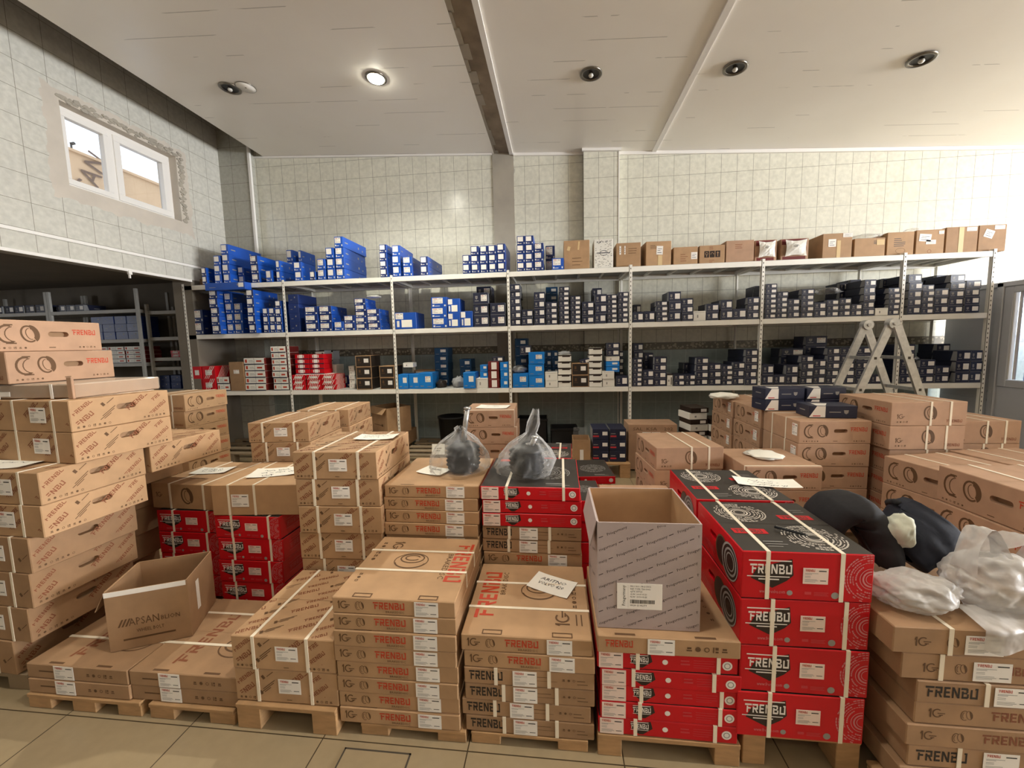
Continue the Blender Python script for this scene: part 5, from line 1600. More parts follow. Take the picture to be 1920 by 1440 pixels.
lump('plastic_sack', 'crumpled clear plastic sack lying on a low kraft carton, top shelf', 'bag', (3.56, SY0 + .16, ZT + .207), (.16, .12, .035), 'clear_plastic', 3, .3, 2.5, .3)
lump('plastic_sack', 'scrap of clear plastic behind the torn-label carton, top shelf', 'bag', (4.08, SY0 + .20, ZT + .268), (.07, .06, .03), 'clear_plastic', 8, .3, 2.5, .3)
# small tan cartons at the opening end of the top shelf
for (x, y, z, a, l) in ((-5.00, 5.22, ZT, 20, 'dark-sided kraft scrap box at the opening end of the top shelf'), (-5.12, 5.30, ZT + .115, -28, 'tilted kraft scrap box lying on another at the opening end')):
    t = thing('scrap_carton', l, 'carton', (x, y, z), math.radians(a), 'scrap cartons at the opening end')
    mb = MB(); mb.cbox(-.13, -.09, 0, .13, .09, .105, .003, allf('kraft_dark'), 'kraft_dark'); mb.obj('carton_body', t)
    mb = MB(); mb.box(.128, -.09, .06, .131, .085, .14, 'kraft_pink'); mb.obj('flap', t)
# long blue box lying across the columns in front of the top beam
t = thing('blue_parts_box', 'long blue box lying sideways across two blue columns before the top beam', 'box', (-4.28, SY0 - .075, 2.292))
mb = MB(); mb.cbox(-.30, -.05, 0, .27, .065, .095, .002, allf('blue'), 'blue'); mb.decal(frame('F', -.30, -.05, 0, .27, .065, .095), [rect(.06, .03, .15, .036), rect(.46, .05, .475, .075)], 'print_grey'); mb.obj('parts_box_body', t)
mb = MB(); mb.box(-.02, -.0015, 0, .05, 0, .055, 'label_white'); mb.obj('sticker', t, False, (.20, -.051, .03))
# crumpled paper on a blue column, plastics on the shelves
lump('paper_scrap', 'crumpled beige paper on the tallest blue column, middle shelf', 'paper', (-2.38, SY0 + .12, 2.145), (.09, .07, .016), 'paper', 5, .3)
lump('plastic_sack', 'crumpled clear plastic on navy boxes, middle shelf, sixth bay', 'bag', (3.19, SY0 + .14, 1.995), (.12, .10, .035), 'clear_plastic', 6, .35)
lump('parts_bag', 'grey lumpy bag on bright blue boxes, lower shelf, fourth bay', 'bag', (-.47, SY0 + .14, 1.13), (.09, .09, .05), 'grey_card', 7, .3, 2.6, .3)
lump('parts_bag', 'dark crumpled bag beside bright blue boxes, lower shelf, third bay', 'bag', (-1.52, SY0 + .16, .947), (.06, .08, .06), 'brown_black', 9, .3, 2.6, .4)
lump('parts_bag', 'greyish lumpy bag in the middle of the lower shelf, third bay', 'bag', (-1.29, SY0 + .18, .947), (.08, .09, .08), 'grey_card', 12, .35, 2.8, .4)
lump('parts_bag', 'grey bag lying on white boxes with black bands, lower shelf', 'bag', (.11, SY0 + .12, 1.345), (.075, .07, .03), 'grey_card', 14, .3, 2.6, .3)
lump('parts_bag', 'silvery part on navy boxes behind the ladder, lower shelf, last bay', 'part', (4.10, SY0 + .12, 1.20), (.08, .08, .03), 'steel', 15, .25, 2.6, .3)
t = thing('kraft_parts_box', 'kraft box with white label at the back of the lower shelf, third bay', 'box', (-1.80, SY0 + .50, .947))
mb = MB(); mb.cbox(-.17, -.14, 0, .14, .1, .22, .003, allf('kraft_dark'), 'kraft_dark'); mb.obj('parts_box_body', t)
mb = MB(); mb.box(-.14, -.142, .15, .06, -.1405, .20, 'label_white'); mb.obj('sticker', t)
def loose(lv, x, dy, z, w, h, d, k, yaw, roll, label):
    me, stm, st, (w2, h2, d2) = small_box(k, w, h, d)
    o = link(LOOK[k][0], me, None, (x, SY0 + dy, z))
    o.rotation_euler = (0, roll, math.radians(yaw))
    tag(o, label, 'box')
    if stm: link('sticker', stm, o, (st[0] - w2 / 2, -.0006, st[1]))
loose(2, -1.935, .06, 1.225, .13, .06, .2, 'y', 6, 0, 'white box with purple side lying on bright blue boxes, third bay')
loose(2, .372, .02, 1.232, .125, .06, .2, 'n', 2, -.2, 'tilted navy box on black-fronted kraft boxes, lower shelf')
loose(2, -.38, .03, 1.362, .14, .11, .24, 'n', 2, 0, 'navy box on top of three bright blue boxes, lower shelf, fourth bay')
loose(2, .70, .03, 1.125, .16, .065, .24, 'c', 0, 0, 'bright blue box resting on two plain white ones, lower shelf')
loose(2, .70, .03, 1.193, .16, .065, .24, 'c', 1, 0, 'bright blue box below a pale one, lower shelf, fourth bay')
loose(2, .70, .03, 1.261, .16, .055, .24, 'y', -1, 0, 'pale white box resting on two bright blue ones, lower shelf')
loose(2, .705, .03, 1.320, .15, .085, .24, 'n', 1, 0, 'navy box under another at the head of a mixed column, lower shelf')
loose(2, .705, .03, 1.409, .15, .075, .24, 'n', -2, 0, 'navy box topping a mixed column, lower shelf, fourth bay')
loose(2, -.92, .03, 1.06, .10, .095, .2, 'c', 0, 0, 'bright blue box standing on a plain white one, third bay')
loose(2, -.92, .03, 1.158, .10, .085, .2, 'c', -9, 0, 'bright blue box turned slightly on another, lower shelf, third bay')
loose(2, -.735, .02, 1.278, .14, .065, .2, 'n', 2, 0, 'navy box on top of maroon boxes, lower shelf, third bay')
# white plank with red flats on it
t = thing('shelf_plank', 'white plank on striped boxes carrying red flat boxes, lower shelf, second bay', 'plank', (-3.28, SY0 + .02, 1.141))
mb = MB(); mb.box(-.22, 0, 0, .24, .24, .018, 'white_card', .002); mb.obj('plank_board', t)
k_ = 0
for c_, x in enumerate((-3.40, -3.19)):
    for i in range(4):
        loose(2, x, .03, 1.161 + i * .0665, .20, .064, .2, 'p', rnd.uniform(-1, 1), 0, f'flat red box, {("lowest", "second up", "third up", "topmost")[i]} of the {("column at the post", "column away from the post")[c_]} on the white plank')

# ------------------------------------------------------------------ annex racks seen through the opening
def rack(x0, x1, y0, y1, levs, top, label, posts=True):
    t = thing('storage_rack', label, 'rack', ((x0 + x1) / 2, y0, 0), 0, 'racks in the dim room')
    cx = (x0 + x1) / 2
    for px in (x0, x1):
        for py in (0, y1 - y0 - .03):
            mb = MB(); mb.box(px - cx - .02, py, 0, px - cx + .02, py + .03, top, 'shelf_deck'); mb.obj('post', t)
    for z in levs:
        mb = MB(); mb.box(x0 - cx + .02, .0, z - .05, x1 - cx - .02, y1 - y0, z, 'shelf_deck', .003); mb.obj('shelf', t)
rack(-7.45, -6.0, 5.22, 5.72, (.95, 1.35, 1.70, 2.13), 2.42, 'grey rack in the dim room, bay seen whole beyond the opening')
rack(-8.95, -7.50, 5.22, 5.72, (.95, 1.35, 1.70, 2.13), 2.42, 'grey rack in the dim room, bay beyond the cartons')
rack(-5.94, -5.30, 5.30, 5.74, (.95, 1.28, 1.42, 1.72, 2.10), 2.2, 'narrow grey rack in the dim room against the jamb')
def annex_row(x0, x1, z, y, n, rows, k, w, h, d, place):
    me, stm, st, (w2, h2, d2) = small_box(k, w, h, d)
    for i in range(n):
        for j in range(rows):
            x = x0 + (x1 - x0) * (i + .5) / n
            o = link(LOOK[k][0], me, None, (x, y + rnd.uniform(0, .02), z + .001 + j * (h2 + .001)), rnd.uniform(-.02, .02))
            tag(o, f'{LOOK[k][1]}, dim room, {ORD[i + 1]} along, {ORD[j + 1]} up, {place}', 'box', 'boxes on the annex racks')
            if stm: link('sticker', stm, o, (st[0] - w2 / 2, -.0006, st[1]))
annex_row(-6.85, -6.05, 1.70, 5.26, 4, 3, 'D', .19, .11, .3, 'whole rack upper shelf')
annex_row(-6.9, -6.05, 1.35, 5.26, 3, 4, 'w', .26, .06, .3, 'whole rack middle shelf')
annex_row(-7.42, -6.95, 2.13, 5.28, 3, 1, 'N', .14, .10, .3, 'whole rack top')
annex_row(-8.9, -7.6, 2.13, 5.28, 7, 1, 'N', .15, .12, .3, 'rack behind cartons')
annex_row(-5.9, -5.36, .95, 5.34, 3, 2, 'D', .16, .10, .3, 'narrow rack bottom')
annex_row(-5.7, -5.36, 1.42, 5.36, 2, 2, 'r', .15, .05, .2, 'narrow rack middle')
t = thing('fluorescent_fitting', 'unlit fluorescent ceiling fitting in the dim room beyond the opening', 'ceiling light', (-6.6, 3.45, 2.50))
mb = MB(); mb.box(-.7, -.09, 0, .55, .09, .075, 'shelf_deck', .01); mb.obj('fitting_body', t)
mb = MB(); mb.tube([(-.62, 0, -.012), (.47, 0, -.012)], .013, 'bulb_off', 10); mb.obj('fluorescent_tube', t)

# ------------------------------------------------------------------ goods on the floor under the shelving
pallet(-4.9, -3.75, 4.75, 5.6, .14, 'grey pallet on the floor under the first shelving bay', 3, 'wood_grey')
pallet(-2.75, -2.15, 4.95, 5.65, .14, 'pallet under the open kraft carton below the second bay', 2, 'wood_grey')
pallet(-2.0, -1.05, 4.72, 5.65, .14, 'low pallet with a paper note under the third bay', 3, 'wood_grey')
pallet(.14, .80, 4.38, 5.0, .165, 'pale pallet under the navy boxes by the bare floor', 3)
def open_box(name, label, cat, x, y, z, W, D, H, yaw, m, art=(), th=.004, flaps=(), inner=None, side_art=()):
    t = thing(name, label, cat, (x, y, z), math.radians(yaw))
    mb = MB()
    inner = inner or m
    mb.box(-W / 2, -D / 2, 0, W / 2, -D / 2 + th, H, m); mb.box(-W / 2, D / 2 - th, 0, W / 2, D / 2, H, m)
    mb.box(-W / 2, -D / 2 + th, 0, -W / 2 + th, D / 2 - th, H, m); mb.box(W / 2 - th, -D / 2 + th, 0, W / 2, D / 2 - th, H, m)
    mb.box(-W / 2 + th, -D / 2 + th, 0, W / 2 - th, D / 2 - th, th, m)
    if inner != m:
        e = .0008
        mb.box(-W / 2 + th, D / 2 - th - e, th, W / 2 - th, D / 2 - th, H - .001, inner); mb.box(-W / 2 + th, -D / 2 + th, th, W / 2 - th, -D / 2 + th + e, H - .001, inner)
        mb.box(W / 2 - th - e, -D / 2 + th, th, W / 2 - th, D / 2 - th, H - .001, inner); mb.box(-W / 2 + th, -D / 2 + th, th, -W / 2 + th + e, D / 2 - th, H - .001, inner)
    for f, polys, mm in art: mb.decal(frame(f, -W / 2, -D / 2, 0, W / 2, D / 2, H), polys, mm)
    mb.obj('carton_body', t)
    for (side, L_, ang, mm) in flaps:
        mb = MB()
        c, s = math.cos(ang) * L_, math.sin(ang) * L_
        if side == 'L': q = [(-W / 2, -D / 2 + .01, H), (-W / 2, D / 2 - .01, H), (-W / 2 - c, D / 2 - .02, H + s), (-W / 2 - c, -D / 2 + .02, H + s)]
        elif side == 'R': q = [(W / 2, -D / 2 + .01, H), (W / 2, D / 2 - .01, H), (W / 2 + c, D / 2 - .02, H + s), (W / 2 + c, -D / 2 + .02, H + s)]
        elif side == 'F': q = [(-W / 2 + .01, -D / 2, H), (W / 2 - .01, -D / 2, H), (W / 2 - .02, -D / 2 - c, H + s), (-W / 2 + .02, -D / 2 - c, H + s)]
        else: q = [(-W / 2 + .01, D / 2, H), (W / 2 - .01, D / 2, H), (W / 2 - .02, D / 2 + c, H + s), (-W / 2 + .02, D / 2 + c, H + s)]
        n_ = (Vector(q[1]) - Vector(q[0])).cross(Vector(q[2]) - Vector(q[0])).normalized() * .003
        mb.mesh_part(q + [tuple(Vector(p) + n_) for p in q], [(3, 2, 1, 0), (4, 5, 6, 7), (0, 1, 5, 4), (1, 2, 6, 5), (2, 3, 7, 6), (3, 0, 4, 7)], mm)
        mb.obj('flap', t)
    return t
open_box('open_carton', 'open brown kraft carton on a pallet under the second shelving bay', 'carton', -2.31, 5.32, .33, .44, .36, .35, -38, 'kraft', [('F', [rect(.08, .10, .30, .107), rect(.28, .09, .32, .12)], 'print_brown')], flaps=[('F', .10, -.9, 'kraft')])
t = thing('kraft_carton', 'flat brown carton under the open kraft one below the second bay', 'carton', (-2.31, 5.32, .142)); mb = MB(); mb.cbox(-.27, -.25, 0, .27, .25, .185, .004, allf('kraft_dark'), 'kraft_dark'); mb.obj('carton_body', t)
t = thing('plastic_bin', 'dark plastic bin on the floor under the third shelving bay', 'bin', (-1.45, 5.36, .142))
mb = MB(); mb.lathe([(.0, 0), (.13, 0), (.16, .02), (.185, .36), (.195, .36), (.195, .385), (.175, .385), (.15, .03), (.0, .03)], 'rubber', 24); mb.obj('bin_body', t, True)
t = thing('note_paper', 'paper with handwriting leaning on the low pallet under the third bay', 'paper', (-1.46, 4.70, .16)); t.rotation_euler = (-.25, 0, .08)
mb = MB(); mb.box(-.08, 0, 0, .08, .001, .13, 'paper'); mb.decal((Vector((-.08, 0, 0)), Vector((1, 0, 0)), Vector((0, 0, 1)), Vector((0, -1, 0))), [rect(.03 + .011 * i, .068 + .004 * (i % 3), .038 + .011 * i, .078 + .005 * (i % 2)) for i in range(9)] + [rect(.045 + .012 * i, .04 + .003 * (i % 2), .053 + .012 * i, .048 + .004 * (i % 3)) for i in range(5)], 'ink'); mb.obj('paper_sheet', t)
t = thing('note_paper', 'white paper standing behind the distant printed block under the first bay', 'paper', (-3.9, 4.80, .142)); t.rotation_euler = (-.3, 0, .5)
mb = MB(); mb.box(-.09, 0, 0, .09, .001, .13, 'paper'); mb.obj('paper_sheet', t)
for i, (x, y, h, w, l) in enumerate(((-.33, 5.45, .49, .40, 'tall black plastic crate in the dark under the fourth bay'), (.10, 5.40, .37, .36, 'lower black plastic crate in the dark under the fourth bay'))):
    t = thing('plastic_crate', l, 'crate', (x, y, 0), .05 * i)
    mb = MB(); th = .012
    mb.box(-w / 2, -.15, 0, w / 2, -.15 + th, h, 'rubber', .003); mb.box(-w / 2, .15 - th, 0, w / 2, .15, h, 'rubber', .003); mb.box(-w / 2, -.15, 0, -w / 2 + th, .15, h, 'rubber', .003); mb.box(w / 2 - th, -.15, 0, w / 2, .15, h, 'rubber', .003); mb.box(-w / 2, -.15, 0, w / 2, .15, .012, 'rubber'); mb.obj('crate_body', t)
    mb = MB(); mb.box(-w / 2 - .012, -.165, h - .03, w / 2 + .012, -.151, h, 'rubber', .004); mb.obj('crate_rim', t)
lump('paper_scrap', 'crumpled pale wrapping paper before the black crates', 'paper', (.0, 5.12, .0), (.11, .09, .12), 'paper', 21, .3, 2.4, .5)
open_box('open_carton', 'small open kraft carton with white tag beside the navy boxes on the pale pallet', 'carton', .275, 4.55, .167, .19, .26, .25, 0, 'kraft', [('F', [rect(.075, .02, .115, .14)], 'label_white')], flaps=[('K', .09, 1.4, 'clear_plastic')])
for c_, x in enumerate((.485, .675)):
    for i in range(3):
        t = thing('navy_parts_box', f'large navy box on pale pallet, {("lowest", "middle", "topmost")[i]} {("beside the small open carton", "beside the shelf post")[c_]}', 'box', (x, 4.44, .167 + i * .125), .01 * (i - 1), 'navy boxes on the pale pallet')
        mb = MB(); mb.cbox(-.088, 0, 0, .088, .3, .122, .003, allf('navy', L='print_grey'), 'navy'); mb.decal(frame('F', -.088, 0, 0, .088, .3, .122), [rect(.004, .03, .07, .048)], 'red_faded'); mb.decal(frame('F', -.088, 0, 0, .088, .3, .122), [rect(.01, .065, .06, .072)], 'print_grey'); mb.obj('parts_box_body', t)
        mb = MB(); mb.box(.02, -.0015, .05, .075, 0, .09, 'label_white'); mb.obj('sticker', t)
t = thing('kraft_carton', 'wide kraft carton with large handwriting under the fifth bay', 'carton', (1.09, 4.75, .02))
mb = MB(); mb.cbox(-.27, -.12, 0, .27, .2, .53, .004, allf('kraft_pink'), 'kraft_pink'); mb.decal(frame('F', -.27, -.12, 0, .27, .2, .53), put_text('SAL  KSA    202', .035, .05, .46, width=.44), 'print_brown'); mb.obj('carton_body', t)
for u in (.155, .26):
    mb = MB(); mb.box(-.27 + u, -.1215, .38, -.27 + u + .095, -.1205, .44, 'label_white'); mb.obj('sticker', t)
for c_, (x, n, z0) in enumerate(((1.57, 10, .098), (1.80, 8, .098))):
    for i in range(n):
        k = 'X' if (n - i) % 2 == 1 else 'y'
        h = .058 if k == 'X' else .072
        if i == 0: z = z0
        loose(2, x + rnd.uniform(-.012, .012), -.45, z, .20, h, .26, k, 10, 0, f'{"flat black box" if k == "X" else "flat white box"}, {ORD[i + 1]} up in the {("taller", "shorter")[c_]} black and white stack under the fifth bay')
        z += round(h / .004) * .004 + .001
t = thing('wooden_crate', 'flat dark board under the black and white stacks', 'board', (1.66, 4.72, .05)); mb = MB(); mb.box(-.25, -.18, -.05, .28, .2, .045, 'rubber', .004); mb.obj('board_body', t)
lump('wrapped_bundle', 'dark red wrapped bundle leaning on the strapped carton stack by the bare floor', 'bundle', (.57, 3.12, .0), (.06, .22, .13), 'maroon', 31, .25, 2.2, .3)
lump('paper_scrap', 'torn pale paper on the kraft pile behind the strapped cartons', 'paper', (1.42, 2.86, .69), (.10, .12, .012), 'paper', 33, .3)
lump('paper_scrap', 'crumpled white paper lying beside navy boxes on the long block', 'paper', (1.62, 4.05, .921), (.12, .10, .03), 'paper', 35, .3)

# ------------------------------------------------------------------ open boxes and things lying on the stacks
# open grey box with slanting lettering
GW, GD, GH = .352, .34, .392
P = []
for j in range(-2, 14):
    for i in range(-3, 6):
        h = .0098
        x0, y0 = i * .112 + (j % 3) * .037, j * .046 - .22
        rot = .42
        for dx, s_ in ((0, 'Priegermany'),):
            ps = put_text(s_, h, 0, 0, width=.074, italic=.1)
            ps = xf(ps + [rect(.082, .003, .098, .0055)], 1, 1, x0 * math.cos(rot) , y0 + x0 * math.sin(rot) - .05, rot)
            P += [p for p in ps if all(.004 < a < GW - .004 and .006 < b < GH - .006 for a, b in p)]
PL = []
for j in range(0, 9):
    h = .012
    ps = xf(put_text('Priegermany', h, 0, 0, width=.11), 1, 1, .02 + (j % 2) * .14, j * .05 - .05, .42)
    PL += [p for p in ps if all(.004 < a < GD - .004 and .006 < b < GH - .006 for a, b in p)]
gb = open_box('open_carton', 'open grey box printed with slanting lettering on the flat red cartons', 'carton', .312, 1.535, .4815, GW, GD, GH, .5, 'lilac_card', [('F', P, 'lilac_print'), ('L', PL, 'lilac_print')], th=.005,
              flaps=[('L', .10, -1.35, 'lilac_card')], inner='kraft')
mb = MB()
mb.box(0, -.001, 0, .155, 0, .096, 'label_white')
f2 = (Vector((0, -.001, 0)), Vector((1, 0, 0)), Vector((0, 0, 1)), Vector((0, -1, 0)))
lp = put_text('Priegermany', .011, .028, .012, PI / 2, width=.075)
for k, s_ in enumerate(('PRO NO: PRG-5413', 'REF TYPE: TJ4-0002', 'QTY: 4 PCS', 'G.W: 14.00 KGS', 'N.W: 13.50 KGS')):
    lp += put_text(s_, .0058, .045, .083 - k * .0098)
lp += put_text('HIGH QUALITY', .0058, .045, .012)
x = .045
r_ = random.Random(2)
while x < .13:
    w = r_.choice((.0008, .0014, .002)); lp.append(rect(x, .022, x + w, .036)); x += w + r_.choice((.0008, .0014))
mb.decal(f2, lp, 'print_black', .0004)
mb.decal(f2, [rect(.038, .006, .0384, .09)], 'print_grey', .0004)
mb.obj('shipping_label', gb, False, (-GW / 2 + .068, -GD / 2 - .0008, .075))

# open kraft box tilted on the flat cartons
ob = open_box('open_carton', 'open brown kraft box with torn tape resting on the low flat cartons', 'carton', -1.865, 1.60, .2005, .30, .27, .272, 24, 'kraft_dark',
              [('F', xf(put_text('APSAN', .034, 0, 0, width=.11), 1, 1, .075, .105) + put_text('BLION', .02, .19, .108, width=.07) + put_text('WHEEL BOLT', .016, .10, .07, width=.10) + [rect(.05, .04, .24, .048)] +
                [[(.035 + i * .013, .105), (.042 + i * .013, .105), (.058 + i * .013, .139), (.051 + i * .013, .139)] for i in range(3)], 'print_brown')], flaps=[('L', .10, -1.1, 'kraft_dark')])
mb = MB(); mb.box(-.15, -.1362, .25, .145, -.1352, .272, 'label_white'); mb.obj('tape', ob)
mb = MB(); mb.box(.1505, -.06, .08, .1515, -.03, .22, 'label_white'); mb.obj('sticker', ob)

# handwritten notes
def note(label, x, y, z, w, h, yaw, lines, curl=.01, name='note_paper'):
    t = thing(name, label, 'paper', (x, y, z), math.radians(yaw))
    mb = MB(); n = 6
    vs = [(-w / 2 + w * i / n, -h / 2 + h * j, curl * (abs(i / n - .5) * 2) ** 3 + .0008) for i in range(n + 1) for j in (0, 1)]
    mb.mesh_part(vs, [(2 * i, 2 * i + 2, 2 * i + 3, 2 * i + 1) for i in range(n)], 'paper')
    P = []
    rr = random.Random(int(abs(x * 1000)) + int(y * 100))
    for k, s_ in enumerate(lines):
        yy = h * (.20 - .26 * k)
        if isinstance(s_, str):
            P += put_text(s_, h * .16, -w * .34, yy - h * .08, .02, width=w * .62, italic=.25)
            continue
        xx = -w * .36 + rr.uniform(0, .1) * w                    # an unreadable hand-written line
        last = (xx, yy)
        while xx < -w * .36 + s_ * w:
            xx += w * rr.uniform(.012, .03)
            q = (xx + w * rr.uniform(-.008, .008), yy + h * rr.uniform(-.075, .075))
            if rr.random() < .12:
                xx += w * .035; last = (xx, yy + h * rr.uniform(-.05, .05)); continue
            d = Vector((q[0] - last[0], q[1] - last[1])); L_ = d.length or 1e-6
            n_ = Vector((-d.y, d.x)) / L_ * h * .011
            P.append([(last[0] + n_.x, last[1] + n_.y), (last[0] - n_.x, last[1] - n_.y), (q[0] - n_.x, q[1] - n_.y), (q[0] + n_.x, q[1] + n_.y)])
            last = q
    vv = []
    for p in P: mb.poly([(a, b, .0016 + curl * (abs(a / w) * 2) ** 3) for a, b in p][::1], 'ink')
    mb.obj('paper_sheet', t)
    return t
note('white paper note with large handwriting on the strapped disc carton', -.028, 1.66, .4455, .19, .125, -24, ['ARITNO', 'VOLVO 420'], .004)
note('white paper note on the topmost carton of the front printed column', -1.0, 2.10, .9985, .22, .12, 4, [.7, .4], .006)
note('white paper note on the plain carton with creased front', -1.72, 2.22, .7495, .27, .18, 18, [.6, .75, .4], .006)
note('white paper note on the plain carton with ring drawing', -2.22, 2.30, .7255, .22, .13, 8, [.55, .65], .006)
note('white paper note across the black-topped rear red stack', 1.0, 1.99, .8055, .27, .12, -9, [.5, .6, .65], .006)
note('blank-looking paper note on the far stack before the shelf', -.60, 3.74, .906, .30, .20, -6, [.5], .004)
note('torn white paper with writing on the tall stack by the opening', -2.48, 1.50, ZS + .001, .30, .13, 4, [.6, .3], .006)
note('white paper under the clear bag on the rear disc stack', -.66, 2.05, ZQ + .003, .16, .12, -20, [.5], .006)
note('white paper on the kraft carton behind the grey open box', .43, 2.45, .4985, .20, .13, -5, [.5, .3], .004)
note('white sheet curling up on the stack between shelf end and opening', -3.70, 2.95, 1.1065, .26, .10, 12, [], .05)

# bagged suspension parts
def bagged_part(x, y, z, label, yaw, h, lean, neck=1.0):
    t = thing('bagged_suspension_part', label, 'car part', (x, y, z), math.radians(yaw), None)
    mb = MB()
    pr_ = [(.0, 0), (.075, .0), (.085, .012)]
    for i in range(5): pr_ += [(.078, .02 + i * .022), (.092, .031 + i * .022)]
    pr_ += [(.07, .135), (.045, .15), (.0, .152)]
    mb.lathe(pr_, 'rubber', 28, (.01, 0, .008)); mb.obj('rubber_boot', t, True)
    mb = MB(); mb.tube([(.012, 0, .15), (.012 + lean * .6, 0, h * .8), (.012 + lean, 0, h)], [.0135, .0135, .0135], 'alu', 12); mb.lathe([(.0, .0), (.02, 0), (.02, .010), (.0, .012)], 'steel', 12, (.012 + lean, 0, h)); mb.obj('steel_rod', t, True)
    mb = MB()
    n, m_ = 44, 12
    prof = [(.125, .003), (.150, .02), (.148, .055), (.137, .095), (.118, .13), (.092, .162), (.060, .190), (.036, .208), (.024, .222), (.030, .222 + .016 * neck), (.030, .222 + .045 * neck), (.014, .222 + .10 * neck)]
    vs, fs = [], []
    for i, (r, zz) in enumerate(prof):
        for k in range(n):
            a = 2 * PI * k / n
            q = r * (1 + .16 * noise.noise(Vector((math.cos(a) * 2.2, math.sin(a) * 2.2, zz * 16 + x * 5))) + .07 * math.sin(a * 7 + zz * 30) * min(1, i / 6) + .05 * noise.noise(Vector((math.cos(a) * 6, math.sin(a) * 6, zz * 40))))
            vs.append((q * math.cos(a) * 1.08 - .02 + lean * zz / h, q * math.sin(a) * .95, zz + (.02 * noise.noise(Vector((math.cos(a) * 3, math.sin(a) * 3, x))) if i > 1 else 0)))
    for i in range(len(prof) - 1):
        for k in range(n): fs.append((i * n + k, i * n + (k + 1) % n, (i + 1) * n + (k + 1) % n, (i + 1) * n + k))
    mb.mesh_part(vs, fs, 'clear_plastic')
    mb.obj('plastic_bag', t, True)
    return t
bagged_part(-.515, 2.07, ZQ + .003, 'black ribbed boot with upright steel rod in a clear bag, on the kraft disc stack', 10, .335, .03, .2)
bagged_part(-.165, 2.03, ZR + .003, 'black ribbed boot in a clear bag with twisted neck, on the black-topped red cartons', -40, .20, .06, 1.25)

# pen on the red stack
t = thing('pen', 'black pen lying on the rotor picture of the front tall red stack', 'pen', (.83, 1.47, zt * 0 + .131 + 4 * .168 + .002), math.radians(-38))
mb = MB(); mb.tube([(-.05, 0, .005), (.035, 0, .005), (.05, 0, .005)], [.005, .005, .0015], 'rubber', 8); mb.obj('pen_barrel', t, True)
mb = MB(); mb.box(-.045, -.001, .009, -.015, .001, .0115, 'steel'); mb.obj('pen_clip', t)

# navy boxes on the long block
def big_navy(x, y, z, yaw, label):
    t = thing('navy_parts_box', label, 'box', (x, y, z), math.radians(yaw), 'navy boxes on the long block')
    mb = MB(); W, D, H = .30, .20, .088
    mb.cbox(-W / 2, -D / 2, 0, W / 2, D / 2, H, .003, allf('navy'), 'navy')
    b = (-W / 2, -D / 2, 0, W / 2, D / 2, H)
    mb.decal(frame('F', *b), [rect(W * .42, H * .45, W * .66, H * .52), [(W * .72, H * .65), (W * .82, H * .65), (W * .81, H * .42), (W * .77, H * .32), (W * .73, H * .42)]], 'print_grey')
    mb.decal(frame('F', *b), [[(.0, H * .05), (W * .34, H * .05), (W * .34, H * .97), (W * .16, H * .97)]], 'label_white')
    mb.decal(frame('F', *b), [rect(W * .08, H * .12, W * .24, H * .2)], 'red_faded', .0009)
    mb.decal(frame('T', *b), [[(W * .16, .004), (W * .34, .004), (W * .55, D * .6), (W * .2, D * .6)]], 'label_white')
    mb.decal(frame('L', *b), [rect(D * .3, H * .5, D * .7, H * .58)], 'print_grey')
    mb.obj('parts_box_body', t)
for (x, y, z, a, l) in ((1.80, 3.46, .921, 3, 'lower navy box with white wedge, aisle end of the four on the long block'), (1.80, 3.46, 1.011, 2, 'upper navy box with white wedge, aisle end of the four on the long block'),
                        (2.11, 3.47, .921, 2, 'lower navy box with white wedge, ladder end of the four on the long block'), (2.11, 3.47, 1.011, 4, 'upper navy box with white wedge, ladder end of the four on the long block')):
    big_navy(x, y, z, a, l)
big_navy(1.97, 3.14, .921, -6, 'single navy box with white wedge lying before the four on the long block')

# folding ladder
t = thing('folding_ladder', 'silver folding ladder standing open in front of the shelves', 'ladder', (2.905, 3.98, 0), 0)
rd = Vector((0, 1, 0)); sd = Vector((1, 0, 0))
hz = 1.60
for s in (-1, 1):
    top = rd * (.145 * s) + Vector((0, 0, hz))
    mb = MB(); a_ = rd * .03
    mb.tube([top - a_, top + a_], .045, 'alu', 20); h_ = mb.obj('hinge', t, False)
    mb = MB(); mb.tube([top - a_ * 1.4, top + a_ * 1.4], .016, 'steel', 12); mb.obj('hinge_bolt', h_)
    for q in (-1, 1):
        w_ = .145 + (.027 if q > 0 else 0)
        p0 = rd * (w_ * s) + Vector((0, 0, hz - .02)) + sd * (q * .02)
        p1 = rd * (w_ * s) + Vector((0, 0, .02)) + sd * (q * .60)
        mb = MB(); mb.beam(p0, p1, .062, .024, 'alu', rd)
        for k in range(1, 6):
            c = p0.lerp(p1, k / 5.6)
            mb.beam(c - rd * .0125, c + rd * .0125, .022, .022, 'slot_dark')
        mb.obj('stile', t)
        mb = MB(); mb.beam(p1 - Vector((0, 0, .02)), p1 + Vector((0, 0, .03)), .07, .034, 'rubber', rd); mb.obj('foot', t)
for q in (-1, 1):
    w_ = .145 + (.027 if q > 0 else 0)
    for k in range(1, 6):
        c = (Vector((0, 0, hz - .02)) + sd * (q * .02)).lerp(Vector((0, 0, .02)) + sd * (q * .60), k / 5.6)
        mb = MB(); mb.beam(c - rd * w_, c + rd * w_, .028, .028, 'alu'); mb.obj('rung', t)

